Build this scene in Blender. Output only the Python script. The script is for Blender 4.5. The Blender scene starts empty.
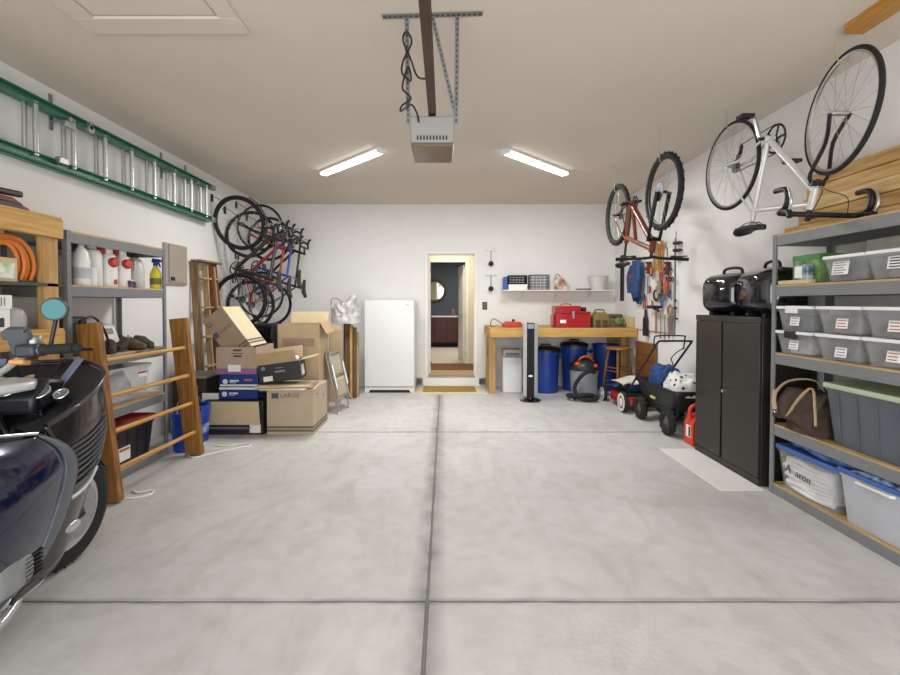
import bpy, bmesh, math, random
from mathutils import Matrix, Vector, Euler
random.seed(7)
PI = math.pi
S = bpy.context.scene
COL = S.collection

# ---------------------------------------------------------------- camera
cam_d = bpy.data.cameras.new('camera')
cam = bpy.data.objects.new('camera', cam_d)
COL.objects.link(cam)
cam.location = (0, 0, 1.436)
cam.rotation_euler = (math.radians(90 - 1.26), 0, 0)
cam_d.sensor_width = 36.0
cam_d.lens = 463.0 / 900 * 36
cam_d.shift_x = 5 / 900
cam_d.shift_y = -24.3 / 900
cam_d.clip_start = 0.05
S.camera = cam
# ---------------------------------------------------------------- world, daylight, exposure
S.view_settings.view_transform = 'Standard'
S.view_settings.look = 'None'
S.view_settings.gamma = 1.0
S.view_settings.use_curve_mapping = False
S.view_settings.exposure = 0.05
W = bpy.data.worlds.new('overcast_sky')
S.world = W
W.use_nodes = True
W.node_tree.nodes['Background'].inputs[0].default_value = (0.80, 0.87, 1.0, 1)
W.node_tree.nodes['Background'].inputs[1].default_value = 0.6


def area(name, loc, rot, sx, sy, power, color=(1, 1, 1)):
    d = bpy.data.lights.new(name, 'AREA')
    d.shape = 'RECTANGLE'
    d.size = sx
    d.size_y = sy
    d.energy = power
    d.color = color
    o = bpy.data.objects.new(name, d)
    o.location = loc
    o.rotation_euler = rot
    COL.objects.link(o)
    return o


# daylight through the open garage door behind the camera
area('garage_door_daylight', (0, -1.9, 1.25), (math.radians(90), 0, 0), 5.0, 2.3, 198, (.96, .985, 1.0))

# ---------------------------------------------------------------- helpers


def lin(h):
    h = h.lstrip('#')
    c = [int(h[i:i + 2], 16) / 255 for i in (0, 2, 4)]
    return tuple((x / 12.92 if x <= .04045 else ((x + .055) / 1.055) ** 2.4) for x in c) + (1,)


MATS = {}


def M(name, col='#888888', rough=.5, metal=0., var=.12, scale=14., bump=0., stretch=(1, 1, 1), coat=0., alpha=1., emit=0., col2=None, detail=4., trans=0.):
    """procedural material: noise driven colour variation and bump"""
    if name in MATS:
        return MATS[name]
    m = bpy.data.materials.new(name)
    m.use_nodes = True
    nt = m.node_tree
    b = nt.nodes['Principled BSDF']
    tc = nt.nodes.new('ShaderNodeTexCoord')
    mp = nt.nodes.new('ShaderNodeMapping')
    mp.inputs['Scale'].default_value = stretch
    nz = nt.nodes.new('ShaderNodeTexNoise')
    nz.inputs['Scale'].default_value = scale
    nz.inputs['Detail'].default_value = detail
    rp = nt.nodes.new('ShaderNodeValToRGB')
    c = lin(col)
    c2 = lin(col2) if col2 else tuple(x * (1 - var) for x in c[:3]) + (1,)
    rp.color_ramp.elements[0].position = .35
    rp.color_ramp.elements[1].position = .65
    rp.color_ramp.elements[0].color = c2
    rp.color_ramp.elements[1].color = c
    L = nt.links.new
    L(tc.outputs['Object'], mp.inputs[0])
    L(mp.outputs[0], nz.inputs['Vector'])
    L(nz.outputs['Fac'], rp.inputs[0])
    L(rp.outputs[0], b.inputs['Base Color'])
    b.inputs['Roughness'].default_value = rough
    b.inputs['Metallic'].default_value = metal
    b.inputs['Coat Weight'].default_value = coat
    b.inputs['Coat Roughness'].default_value = .06
    b.inputs['Alpha'].default_value = alpha
    b.inputs['Transmission Weight'].default_value = trans
    if emit:
        L(rp.outputs[0], b.inputs['Emission Color'])
        b.inputs['Emission Strength'].default_value = emit
    if bump:
        bp = nt.nodes.new('ShaderNodeBump')
        bp.inputs['Strength'].default_value = bump
        bp.inputs['Distance'].default_value = .01
        L(nz.outputs['Fac'], bp.inputs['Height'])
        L(bp.outputs[0], b.inputs['Normal'])
    MATS[name] = m
    return m


def wood(name, c1, c2, rough=.55, along=1, k=1.0):
    """wood with grain running along local axis 0/1/2"""
    st = [22 * k, 22 * k, 22 * k]
    st[along] = 1.3 * k
    return M(name, c1, rough, col2=c2, scale=2.2, stretch=tuple(st), bump=.12, detail=6)


def tframe(d):
    d = d.normalized()
    a = Vector((0, 0, 1)) if abs(d.z) < .9 else Vector((1, 0, 0))
    u = d.cross(a).normalized()
    return u, d.cross(u).normalized()


def smooth_path(pts, n=6, closed=False):
    """Catmull-Rom through the points"""
    P = [Vector(p) for p in pts]
    out = []
    N = len(P)
    for i in range(N if closed else N - 1):
        if closed:
            a, b, c, d = P[i - 1], P[i], P[(i + 1) % N], P[(i + 2) % N]
        else:
            a, b, c, d = P[max(i - 1, 0)], P[i], P[i + 1], P[min(i + 2, N - 1)]
        for k in range(n):
            t = k / n
            out.append(.5 * ((2 * b) + (-a + c) * t + (2 * a - 5 * b + 4 * c - d) * t * t + (-a + 3 * b - 3 * c + d) * t ** 3))
    if not closed:
        out.append(P[-1])
    return out


class MB:
    def __init__(s):
        s.v, s.f, s.mi = [], [], []
        s.T = None

    def add(s, vs, fs, mi=0):
        o = len(s.v)
        for p in vs:
            p = Vector(p)
            s.v.append(s.T @ p if s.T else p)
        for f in fs:
            s.f.append([o + i for i in f])
            s.mi.append(mi)
        return s

    def bx(s, x0, x1, y0, y1, z0, z1, mi=0):
        vs = [(x, y, z) for x in (x0, x1) for y in (y0, y1) for z in (z0, z1)]
        return s.add(vs, [(0, 1, 3, 2), (4, 6, 7, 5), (0, 4, 5, 1), (2, 3, 7, 6), (0, 2, 6, 4), (1, 5, 7, 3)], mi)

    def box(s, c, d, rot=(0, 0, 0), mi=0):
        R = Matrix.Translation(c) @ Euler(rot).to_matrix().to_4x4()
        vs = [R @ Vector((x * d[0] / 2, y * d[1] / 2, z * d[2] / 2)) for x in (-1, 1) for y in (-1, 1) for z in (-1, 1)]
        return s.add(vs, [(0, 1, 3, 2), (4, 6, 7, 5), (0, 4, 5, 1), (2, 3, 7, 6), (0, 2, 6, 4), (1, 5, 7, 3)], mi)

    def beam(s, p0, p1, w, h, mi=0, up=(0, 0, 1)):
        """rectangular bar from p0 to p1; h along up, w across"""
        p0, p1 = Vector(p0), Vector(p1)
        d = (p1 - p0).normalized()
        a = d.cross(Vector(up)).normalized()
        b = a.cross(d).normalized()
        vs = []
        for p in (p0, p1):
            for i, j in ((-1, -1), (1, -1), (1, 1), (-1, 1)):
                vs.append(p + a * i * w / 2 + b * j * h / 2)
        return s.add(vs, [(3, 2, 1, 0), (4, 5, 6, 7), (0, 1, 5, 4), (1, 2, 6, 5), (2, 3, 7, 6), (3, 0, 4, 7)], mi)

    def cyl(s, p0, p1, r0, r1=None, n=16, mi=0):
        p0, p1 = Vector(p0), Vector(p1)
        r1 = r0 if r1 is None else r1
        u, w = tframe(p1 - p0)
        vs = []
        for p, r in ((p0, r0), (p1, r1)):
            for k in range(n):
                a = 2 * PI * k / n
                vs.append(p + (u * math.cos(a) + w * math.sin(a)) * r)
        fs = [(k, (k + 1) % n, n + (k + 1) % n, n + k) for k in range(n)] + [tuple(range(n))[::-1], tuple(range(n, 2 * n))]
        return s.add(vs, fs, mi)

    def tube(s, pts, r, n=8, closed=False, mi=0, rr=None, flat=1.):
        P = [Vector(p) for p in pts]
        N = len(P)
        u = None
        vs = []
        for i, p in enumerate(P):
            if closed:
                t = (P[(i + 1) % N] - P[i - 1])
            else:
                t = (P[min(i + 1, N - 1)] - P[max(i - 1, 0)])
            t.normalize()
            if u is None:
                u, w = tframe(t)
            else:
                u = (u - t * u.dot(t)).normalized()
                w = t.cross(u)
            q = rr[i] if rr else r
            for k in range(n):
                a = 2 * PI * k / n
                vs.append(p + (u * math.cos(a) + w * math.sin(a) * flat) * q)
        fs = []
        for i in range(N if closed else N - 1):
            j = (i + 1) % N
            for k in range(n):
                fs.append((i * n + k, i * n + (k + 1) % n, j * n + (k + 1) % n, j * n + k))
        if not closed:
            fs += [tuple(range(n))[::-1], tuple(range((N - 1) * n, N * n))]
        return s.add(vs, fs, mi)

    def ring(s, c, axis, R, r, n=32, m=8, mi=0):
        c = Vector(c)
        u, w = tframe(Vector(axis))
        return s.tube([c + (u * math.cos(2 * PI * k / n) + w * math.sin(2 * PI * k / n)) * R for k in range(n)], r, m, True, mi)

    def lathe(s, prof, o=(0, 0, 0), axis=(0, 0, 1), n=24, mi=0):
        """profile of (radius, height) turned round axis; closed ends"""
        o = Vector(o)
        ax = Vector(axis).normalized()
        u, w = tframe(ax)
        vs, fs = [], []
        for r, h in prof:
            for k in range(n):
                a = 2 * PI * k / n
                vs.append(o + ax * h + (u * math.cos(a) + w * math.sin(a)) * max(r, 1e-4))
        for i in range(len(prof) - 1):
            for k in range(n):
                fs.append((i * n + k, i * n + (k + 1) % n, (i + 1) * n + (k + 1) % n, (i + 1) * n + k))
        fs += [tuple(range(n))[::-1], tuple(range((len(prof) - 1) * n, len(prof) * n))]
        return s.add(vs, fs, mi)

    def prism(s, poly, ax, h0, h1, mi=0):
        """2D polygon extruded along axis ax (0,1,2); polygon lives in the other two axes in order"""
        n = len(poly)

        def pt(p, h):
            q = list(p)
            q.insert(ax, h)
            return q
        vs = [pt(p, h0) for p in poly] + [pt(p, h1) for p in poly]
        fs = [(k, (k + 1) % n, n + (k + 1) % n, n + k) for k in range(n)] + [tuple(range(n))[::-1], tuple(range(n, 2 * n))]
        return s.add(vs, fs, mi)

    def loft(s, rings, mi=0, caps=True):
        n = len(rings[0])
        vs = [p for r in rings for p in r]
        fs = []
        for i in range(len(rings) - 1):
            for k in range(n):
                fs.append((i * n + k, i * n + (k + 1) % n, (i + 1) * n + (k + 1) % n, (i + 1) * n + k))
        if caps:
            fs += [tuple(range(n))[::-1], tuple(range((len(rings) - 1) * n, len(rings) * n))]
        return s.add(vs, fs, mi)

    def ball(s, c, r, n=16, m=10, mi=0):
        if not isinstance(r, (tuple, list)):
            r = (r, r, r)
        rings = []
        for i in range(1, m):
            t = PI * i / m
            rings.append([(c[0] + r[0] * math.sin(t) * math.cos(2 * PI * k / n), c[1] + r[1] * math.sin(t) * math.sin(2 * PI * k / n), c[2] - r[2] * math.cos(t)) for k in range(n)])
        return s.loft(rings, mi)

    def grid(s, fn, nu, nv, mi=0, thick=None):
        """surface fn(u,v), u,v in 0..1"""
        vs = [fn(i / nu, j / nv) for i in range(nu + 1) for j in range(nv + 1)]
        fs = [(i * (nv + 1) + j, (i + 1) * (nv + 1) + j, (i + 1) * (nv + 1) + j + 1, i * (nv + 1) + j + 1) for i in range(nu) for j in range(nv)]
        return s.add(vs, fs, mi)

    def build(s, name, mats, parent=None, bevel=0., seg=2, smooth=35, sub=0, solid=0., w=False, recenter=True):
        if not isinstance(mats, (list, tuple)):
            mats = [mats]
        V = s.v
        loc = Vector((0, 0, 0))
        if parent is not None and w:
            Mx = Matrix()
            q = parent
            while q is not None:
                Mx = q.matrix_basis @ Mx
                q = q.parent
            I = Mx.inverted()
            V = [I @ p for p in V]
        elif parent is None and recenter and V:
            loc = Vector(((min(p.x for p in V) + max(p.x for p in V)) / 2, (min(p.y for p in V) + max(p.y for p in V)) / 2, min(p.z for p in V)))
            V = [p - loc for p in V]
        me = bpy.data.meshes.new(name)
        me.from_pydata([tuple(p) for p in V], [], s.f)
        for m in mats:
            me.materials.append(m)
        me.polygons.foreach_set('material_index', s.mi)
        bm = bmesh.new()
        bm.from_mesh(me)
        bmesh.ops.recalc_face_normals(bm, faces=bm.faces)
        bm.to_mesh(me)
        bm.free()
        if smooth:
            me.polygons.foreach_set('use_smooth', [True] * len(me.polygons))
            me.set_sharp_from_angle(angle=math.radians(smooth))
        o = bpy.data.objects.new(name, me)
        COL.objects.link(o)
        o.location = loc
        if parent is not None:
            o.parent = parent
        if solid:
            md = o.modifiers.new('solid', 'SOLIDIFY')
            md.thickness = solid
            md.offset = -1
        if bevel:
            md = o.modifiers.new('bevel', 'BEVEL')
            md.width = bevel
            md.segments = seg
            md.limit_method = 'ANGLE'
            md.angle_limit = math.radians(40)
            md.harden_normals = False
        if sub:
            md = o.modifiers.new('sub', 'SUBSURF')
            md.levels = sub
            md.render_levels = sub
        return o


def tag(o, label, cat, group=None, kind=None):
    o['label'] = label
    o['category'] = cat
    if group:
        o['group'] = group
    if kind:
        o['kind'] = kind
    return o


def T(name, label, cat, loc=(0, 0, 0), rz=0., group=None, mat=None):
    o = bpy.data.objects.new(name, None)
    o.empty_display_size = .1
    COL.objects.link(o)
    if mat is not None:
        o.matrix_basis = mat
    else:
        o.location = loc
        o.rotation_euler = (0, 0, rz)
    return tag(o, label, cat, group)


def struct(name, mb, mats, **k):
    o = mb.build(name, mats, recenter=False, **k)
    o['kind'] = 'structure'
    return o


def text(txt, size, parent, mat, loc, rot, name='lettering', depth=.0006, sx=1.0):
    """mesh lettering lying on a surface, local to parent"""
    cu = bpy.data.curves.new(name, 'FONT')
    cu.body = txt
    cu.size = size
    cu.extrude = depth
    cu.align_x = 'CENTER'
    cu.align_y = 'CENTER'
    cu.resolution_u = 3
    tmp = bpy.data.objects.new(name, cu)
    me = bpy.data.meshes.new_from_object(tmp)
    bpy.data.objects.remove(tmp)
    me.materials.clear()
    me.materials.append(mat)
    o = bpy.data.objects.new(name, me)
    COL.objects.link(o)
    o.parent = parent
    o.location = loc
    o.rotation_euler = rot
    o.scale = (sx, 1, 1)
    return o


def dup(root, loc=None, rz=None, label=None, mat=None):
    r = root.copy()
    COL.objects.link(r)
    if mat is not None:
        r.matrix_basis = mat
    else:
        if loc is not None:
            r.location = loc
        if rz is not None:
            r.rotation_euler = (0, 0, rz)
    if label:
        r['label'] = label
    for ch in list(root.children):
        c = ch.copy()
        COL.objects.link(c)
        c.parent = r
        for g in list(ch.children):
            d = g.copy()
            COL.objects.link(d)
            d.parent = c
    return r


def cloth_heap(name, label, c, r, mat, seed, cat='blanket', sq=.8, amp=.035):
    """crumpled cloth: a flattened dome pushed about by turbulence and creases"""
    from mathutils import noise
    o = Vector((seed * 7.3, seed * 3.1, 0))
    k = MB()
    rings = []
    n = 64
    for i in range(26):
        q = i / 25
        th = q * PI / 2
        ring = []
        for j in range(n):
            a = 2 * PI * j / n
            p = Vector((r[0] * math.cos(th) ** .55 * math.copysign(abs(math.cos(a)) ** sq, math.cos(a)), r[1] * math.cos(th) ** .55 * math.copysign(abs(math.sin(a)) ** sq, math.sin(a)), r[2] * math.sin(th) ** .9))
            d = noise.turbulence(p * 7 + o, 4, False) - .5
            e = 1 - abs(noise.noise(p * 9 + o * 2)) * 2
            nrm = Vector((p.x / r[0], p.y / r[1], p.z / r[2] + .1)).normalized()
            p = p + nrm * (amp * d + amp * .8 * e * abs(e)) * min(1, q * 4 + .1) + Vector((0, 0, amp * math.sin(p.x * 14 + p.y * 9 + seed)))  * min(1, q * 2)
            ring.append(Vector(c) + p)
        rings.append(ring)
    k.loft(rings)
    return tag(k.build(name, mat, smooth=80), label, cat)


# ---------------------------------------------------------------- shared materials
m_steel = M('grey_painted_steel', '#7d7f81', .45, .1, .08, 30)
m_dsteel = M('dark_grey_steel', '#3a3d42', .4, .4, .1, 25)
m_chrome = M('chrome', '#d8d9da', .15, 1., .05)
m_alu = M('brushed_aluminium', '#c9cbcc', .32, .9, .1, 40)
m_galv = M('galvanised_steel', '#a9abab', .4, .8, .2, 60)
m_black = M('black_plastic', '#141416', .45, 0, .2, 20)
m_gloss = M('gloss_black', '#0b0c10', .12, 0, .1, 10, coat=.6)
m_rubber = M('tyre_rubber', '#1c1b1b', .8, 0, .25, 40, bump=.2)
m_white = M('white_plastic', '#e6e6e2', .4, 0, .04, 10)
m_paper = M('white_paper', '#ecebe6', .7, 0, .04, 20)
m_ink = M('print_ink', '#3b3a3a', .7)
m_inkg = M('grey_print', '#8d8d8b', .7)
m_card = M('cardboard', '#b79c78', .85, 0, .08, 9, bump=.05)
m_card2 = M('brown_cardboard', '#a08a72', .85, 0, .1, 9, bump=.05)
m_cardl = M('pale_cardboard', '#cdb893', .85, 0, .08, 9, bump=.05)
m_pine = wood('pine_wood', '#cda359', '#b08344', .6, 1)
m_pinex = wood('pine_wood_x', '#d3a458', '#b98540', .55, 0)
m_pinez = wood('pine_wood_z', '#c59f63', '#a67f4a', .6, 2)
m_oakz = wood('amber_wood_z', '#a06f34', '#744a1e', .4, 2)
m_ply = wood('shelf_board', '#c9a468', '#ad8650', .6, 1)
m_red = M('red_paint', '#b01820', .35, 0, .1, 10)
m_blue = M('blue_plastic', '#1c3f95', .4, 0, .12, 12)
m_clear = M('clear_plastic', '#d5d8d9', .25, 0, .05, 10, alpha=.5)
# ================================================================ room
XL, XR, YB, YF, ZC = -3.11, 2.92, 7.98, -2.0, 3.13


def concrete():
    m = bpy.data.materials.new('concrete_floor')
    m.use_nodes = True
    nt = m.node_tree
    b = nt.nodes['Principled BSDF']
    N = nt.nodes.new
    L = nt.links.new
    g = N('ShaderNodeNewGeometry')

    def noise(sc, det=6, st=(1, 1, 1), dist=0.):
        mp = N('ShaderNodeMapping')
        mp.inputs['Scale'].default_value = st
        n = N('ShaderNodeTexNoise')
        n.inputs['Scale'].default_value = sc
        n.inputs['Detail'].default_value = det
        n.inputs['Distortion'].default_value = dist
        L(g.outputs['Position'], mp.inputs[0])
        L(mp.outputs[0], n.inputs['Vector'])
        return n.outputs['Fac']

    def ramp(f, p0, c0, p1, c1):
        r = N('ShaderNodeValToRGB')
        r.color_ramp.elements[0].position = p0
        r.color_ramp.elements[1].position = p1
        r.color_ramp.elements[0].color = c0
        r.color_ramp.elements[1].color = c1
        L(f, r.inputs[0])
        return r.outputs[0]

    def mix(t, f, a, c):
        x = N('ShaderNodeMix')
        x.data_type = 'RGBA'
        x.blend_type = t
        if isinstance(f, float):
            x.inputs[0].default_value = f
        else:
            L(f, x.inputs[0])
        L(a, x.inputs[6])
        if isinstance(c, tuple):
            x.inputs[7].default_value = c
        else:
            L(c, x.inputs[7])
        return x.outputs[2]

    def mth(op, a, c=None):
        x = N('ShaderNodeMath')
        x.operation = op
        for i, q in enumerate((a, c)):
            if q is None:
                continue
            if isinstance(q, (int, float)):
                x.inputs[i].default_value = q
            else:
                L(q, x.inputs[i])
        return x.outputs[0]
    base = ramp(noise(1.1, 7, (1, 1, 1), .6), .3, lin('#c0bebb'), .68, lin('#cfcecb'))
    c = mix('MULTIPLY', .5, base, ramp(noise(9, 8), .25, (.8, .79, .77, 1), .6, (1, 1, 1, 1)))
    # trowel sweeps
    c = mix('MULTIPLY', .45, c, ramp(noise(2.6, 5, (1, .45, 1), 2.6), .38, (.82, .81, .79, 1), .52, (1, 1, 1, 1)))
    # brown scuffs
    c = mix('MIX', ramp(noise(.9, 5, (1, 1, 1), 1.2), .6, (0, 0, 0, 1), .82, (.55, .55, .55, 1)), c, lin('#9a8f80'))
    # dirt that settled along the joints
    sp = N('ShaderNodeSeparateXYZ')
    L(g.outputs['Position'], sp.inputs[0])
    wob = mth('MULTIPLY', noise(3, 4), .05)
    dx = mth('ABSOLUTE', mth('ADD', mth('ADD', sp.outputs[0], .085), mth('SUBTRACT', wob, .025)))
    dy1 = mth('ABSOLUTE', mth('ADD', mth('SUBTRACT', sp.outputs[1], 2.2), mth('SUBTRACT', wob, .025)))
    dy2 = mth('ABSOLUTE', mth('ADD', mth('SUBTRACT', sp.outputs[1], 5.126), mth('SUBTRACT', wob, .025)))
    for d, w, s in ((dx, .10, .55), (dy1, .03, .55), (dy2, .035, .5)):
        x = mth('DIVIDE', d, w)
        x = mth('SUBTRACT', 1.0, mth('MINIMUM', x, 1.0))
        x = mth('MULTIPLY', mth('MULTIPLY', x, s * 2.2), mth('ADD', noise(6, 6), -.02))
        x = mth('MINIMUM', x, .75)
        c = mix('MIX', x, c, lin('#565350'))
    L(c, b.inputs['Base Color'])
    b.inputs['Roughness'].default_value = .5
    bp = N('ShaderNodeBump')
    bp.inputs['Strength'].default_value = .15
    bp.inputs['Distance'].default_value = .01
    L(noise(40, 4), bp.inputs['Height'])
    L(bp.outputs[0], b.inputs['Normal'])
    return m


m_conc = concrete()
m_wall = M('white_wall_paint', '#e9e7e3', .8, 0, .03, 3, bump=.03)
m_ceil = M('ceiling_paint', '#d6cbbf', .85, 0, .04, 1.2, bump=.03)
m_trim = M('white_trim_paint', '#efece6', .5, 0, .03, 4)
m_groove = M('joint_sealant', '#8b8883', .9)

# floor: slabs with tooled joints between them
f = MB()
jx, jy = -.085, (2.2, 5.126)
G = .006
xs = ((XL - .1, jx - G), (jx + G, XR + .1))
ys = ((YF - 3, jy[0] - G), (jy[0] + G, jy[1] - G), (jy[1] + G, YB + .1))
for a in xs:
    for c in ys:
        f.bx(a[0], a[1], c[0], c[1], -.12, 0)
f.bx(XL - .1, XR + .1, YF - 3, YB + .1, -.14, -.008, 1)
struct('floor', f, [m_conc, m_groove], bevel=.004, seg=1)

DX0, DX1, DZ0, DZ1 = -.30, .515, .17, 2.285     # door opening to the house
b = MB()
b.bx(XL - .1, DX0, YB, YB + .14, -.1, ZC + .1)
b.bx(DX1, XR + .1, YB, YB + .14, -.1, ZC + .1)
b.bx(DX0, DX1, YB, YB + .14, DZ1, ZC + .1)
b.bx(DX0, DX1, YB, YB + .14, -.1, DZ0 - .025)
struct('wall_back', b, m_wall)
struct('wall_left', MB().bx(XL - .12, XL, YF, YB + .1, -.1, ZC + .1), m_wall)
struct('wall_right', MB().bx(XR, XR + .12, YF, YB + .1, -.1, ZC + .1), m_wall)
w = MB()
w.bx(XL - .1, -2.5, YF - .14, YF, 0, ZC + .1)
w.bx(2.5, XR + .1, YF - .14, YF, 0, ZC + .1)
w.bx(-2.5, 2.5, YF - .14, YF, 2.4, ZC + .1)
struct('wall_front', w, m_wall)
struct('ceiling', MB().bx(XL - .1, XR + .1, YF, YB + .1, ZC, ZC + .12), m_ceil)

# door casing, jamb and sill
t = MB()
e = .045
t.bx(DX0 - e, DX0, YB - .018, YB, DZ0 - .02, DZ1)
t.bx(DX1, DX1 + e, YB - .018, YB, DZ0 - .02, DZ1)
t.bx(DX0 - e, DX1 + e, YB - .018, YB, DZ1, DZ1 + e)
for x0, x1 in ((DX0, DX0 + .015), (DX1 - .015, DX1)):
    t.bx(x0, x1, YB, YB + .16, DZ0, DZ1)
t.bx(DX0, DX1, YB, YB + .16, DZ1 - .015, DZ1)
struct('trim_1', t, m_trim, bevel=.003)
s = MB()
s.bx(DX0 - .08, DX1 + .1, YB - .03, YB, 0, DZ0 - .02)
s.bx(DX0, DX1, YB - .03, YB + .14, DZ0 - .025, DZ0, 1)
struct('trim_2', s, [m_trim, M('threshold_metal', '#a39a8c', .4, .6)], bevel=.003)
# painted landing on the concrete in front of the door
tag(MB().bx(-.52, .66, 7.24, YB - .04, 0, .006).build('landing_pad', M('landing_paint', '#d9d0ba', .7, 0, .1, 6), bevel=.002), 'thin cream painted landing pad on the floor below the house door', 'landing')

# hallway beyond the door
HY, RY = 9.62, 13.6
m_hall = M('cream_hall_paint', '#e2d9c3', .8, 0, .03, 3)
m_slate = M('slate_blue_paint', '#565c68', .8, 0, .05, 3)
m_hfl = wood('hall_floor_wood', '#c2a67e', '#a98a62', .45, 0)
hx0, hx1 = -.62, .72
struct('floor_hall', MB().bx(-2.2, 2.2, YB + .14, RY + .1, DZ0 - .05, DZ0), m_hfl)
h = MB()
h.bx(hx0 - .1, hx0, YB + .14, HY, DZ0, 2.75)
h.bx(hx1 - .02, hx1 + .1, YB + .14, HY, DZ0, 2.75)
h.bx(hx0, -.325, HY, HY + .12, DZ0, 2.75)
h.bx(.44, hx1, HY, HY + .12, DZ0, 2.75)
h.bx(-.325, .44, HY, HY + .12, 2.285, 2.75)
struct('wall_hall', h, m_hall)
struct('ceiling_hall', MB().bx(-2.2, 2.2, YB + .14, RY + .1, 2.7, 2.8), m_trim)
r = MB()
r.bx(-2.2, 2.2, RY, RY + .1, DZ0, 2.75)
r.bx(-2.2, -2.1, HY + .12, RY, DZ0, 2.75)
r.bx(2.1, 2.2, HY + .12, RY, DZ0, 2.75)
r.bx(-2.2, hx0, HY + .02, HY + .12, DZ0, 2.75)
r.bx(hx1, 2.2, HY + .02, HY + .12, DZ0, 2.75)
struct('wall_room', r, m_slate)
struct('floor_room', MB().bx(-2.1, 2.1, HY + .12, RY, DZ0, DZ0 + .004), M('cream_carpet', '#d8cfc0', .95, 0, .06, 60, bump=.2))
t = MB()
t.bx(-.38, -.325, HY - .02, HY, DZ0, 2.34)
t.bx(.44, .495, HY - .02, HY, DZ0, 2.34)
t.bx(-.325, .44, HY - .02, HY, 2.285, 2.34)
t.bx(-.325, -.31, HY, HY + .12, DZ0, 2.285)
t.bx(.425, .44, HY, HY + .12, DZ0, 2.285)
struct('trim_3', t, m_trim, bevel=.003)
struct('baseboard_right', MB().bx(hx1 - .035, hx1 - .02, YB + .14, HY, DZ0, DZ0 + .1), m_trim)


def panel_door(name, hinge, ang, wid, hgt, z0):
    """door leaf hinged at (x,y), opened by ang; returns mesh"""
    d = MB()
    d.T = Matrix.Translation((hinge[0], hinge[1], z0)) @ Matrix.Rotation(ang, 4, 'Z')
    d.bx(0, wid, -.018, .018, 0.01, hgt)
    for zz0, zz1 in ((.2, .85), (1.0, hgt - .2)):
        for x0, x1 in ((.1, wid / 2 - .04), (wid / 2 + .04, wid - .1)):
            for sgn in (-1, 1):
                d.bx(x0, x1, sgn * .018 - .004, sgn * .018 + .004, zz0, zz1)
                d.bx(x0 + .03, x1 - .03, sgn * .02 - .006, sgn * .02 + .006, zz0 + .03, zz1 - .03)
    o = d.build(name, m_trim, bevel=.003, recenter=False)
    o['kind'] = 'structure'
    k = MB()
    k.T = Matrix.Translation((hinge[0], hinge[1], z0)) @ Matrix.Rotation(ang, 4, 'Z')
    for sgn in (-1, 1):
        k.cyl((wid - .07, 0, .98), (wid - .07, sgn * .06, .98), .012, n=10)
        k.tube([(wid - .07, sgn * .055, .98), (wid - .12, sgn * .055, .985), (wid - .19, sgn * .05, .98)], .009, 8)
        k.cyl((wid - .07, 0, .98), (wid - .07, sgn * .025, .98), .027, n=14)
    k.build('door_handle', m_chrome, o)
    q = MB()
    q.T = k.T
    for z in (.2, 1.0, hgt - .2):
        q.cyl((0, -.022, z - .045), (0, -.022, z + .045), .008, n=8)
    q.build('hinge', M('dark_brass', '#5c5140', .4, .8), o)
    return o


panel_door('door_1', (DX0 + .03, YB + .17), math.radians(96), .74, 2.05, DZ0)
panel_door('door_2', (.405, HY + .16), math.radians(97), .73, 2.07, DZ0)
area('hall_lamp', (.1, 8.9, 2.68), (0, 0, 0), .5, .5, 16, (1, .93, .8))
area('bedroom_lamp', (.6, 11.8, 2.68), (0, 0, 0), .8, .8, 46, (1, .93, .82))

# bedroom pieces seen through the door
t = T('round_mirror', 'round wooden framed mirror on the slate wall seen through the door', 'mirror', (-.30, RY - .02, 1.79))
MB().ring((0, 0, 0), (0, 1, 0), .30, .045, 40, 8).build('frame', wood('mirror_frame_wood', '#6b4a30', '#4d3220', .5, 0), t)
MB().cyl((0, -.01, 0), (0, .015, 0), .29, n=40).build('glass', M('mirror_glass', '#dfe3e4', .04, 1., 0), t)
t = T('sideboard', 'dark red cabinet with white top seen through the house door', 'cabinet', (-.1, RY - .28, DZ0 + .004))
k = MB()
k.bx(-.55, .52, -.24, .26, .14, .86)
for x in (-.52, .44):
    for y in (-.22, .2):
        k.bx(x, x + .06, y, y + .05, 0, .14)
k.build('body', wood('dark_red_wood', '#571a1c', '#40100f', .35, 0), t, bevel=.006)
k = MB()
for x in (-.53, -.19, .17):
    k.bx(x, x + .33, -.255, -.24, .18, .83)
k.build('door', wood('dark_red_wood', '', ''), t, bevel=.004)
MB().bx(-.57, .54, -.27, .26, .86, .895).build('top', m_trim, t, bevel=.004)
k = MB().lathe([(.05, 0), (.075, .03), (.06, .08), (.03, .11)], (.23, RY - .33, DZ0 + .899))
k.ball((.23, RY - .33, DZ0 + 1.04), .05, mi=1)
tag(k.build('flower_pot', [M('pot_clay', '#8a5a4a', .6), M('dried_pink_flowers', '#9a7a78', .9, bump=.4)]), 'small pot of dried flowers on the red sideboard', 'flower pot')
rug = MB().bx(-.28, .6, 8.72, 9.58, DZ0, DZ0 + .01)
tag(rug.build('runner_rug', M('brown_rug', '#7b5a3a', .95, 0, .3, 40), bevel=.003), 'brown rug on the hallway floor behind the house door', 'rug')

# floor mat in front of the step
t = MB().bx(-.36, .50, 7.42, 7.86, .006, .024)
m = t.build('door_mat', M('yellow_coir', '#a8893a', .95, 0, .35, 90, bump=.4), bevel=.006)
tag(m, 'mustard yellow coir doormat lying before the house door', 'doormat')

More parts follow.
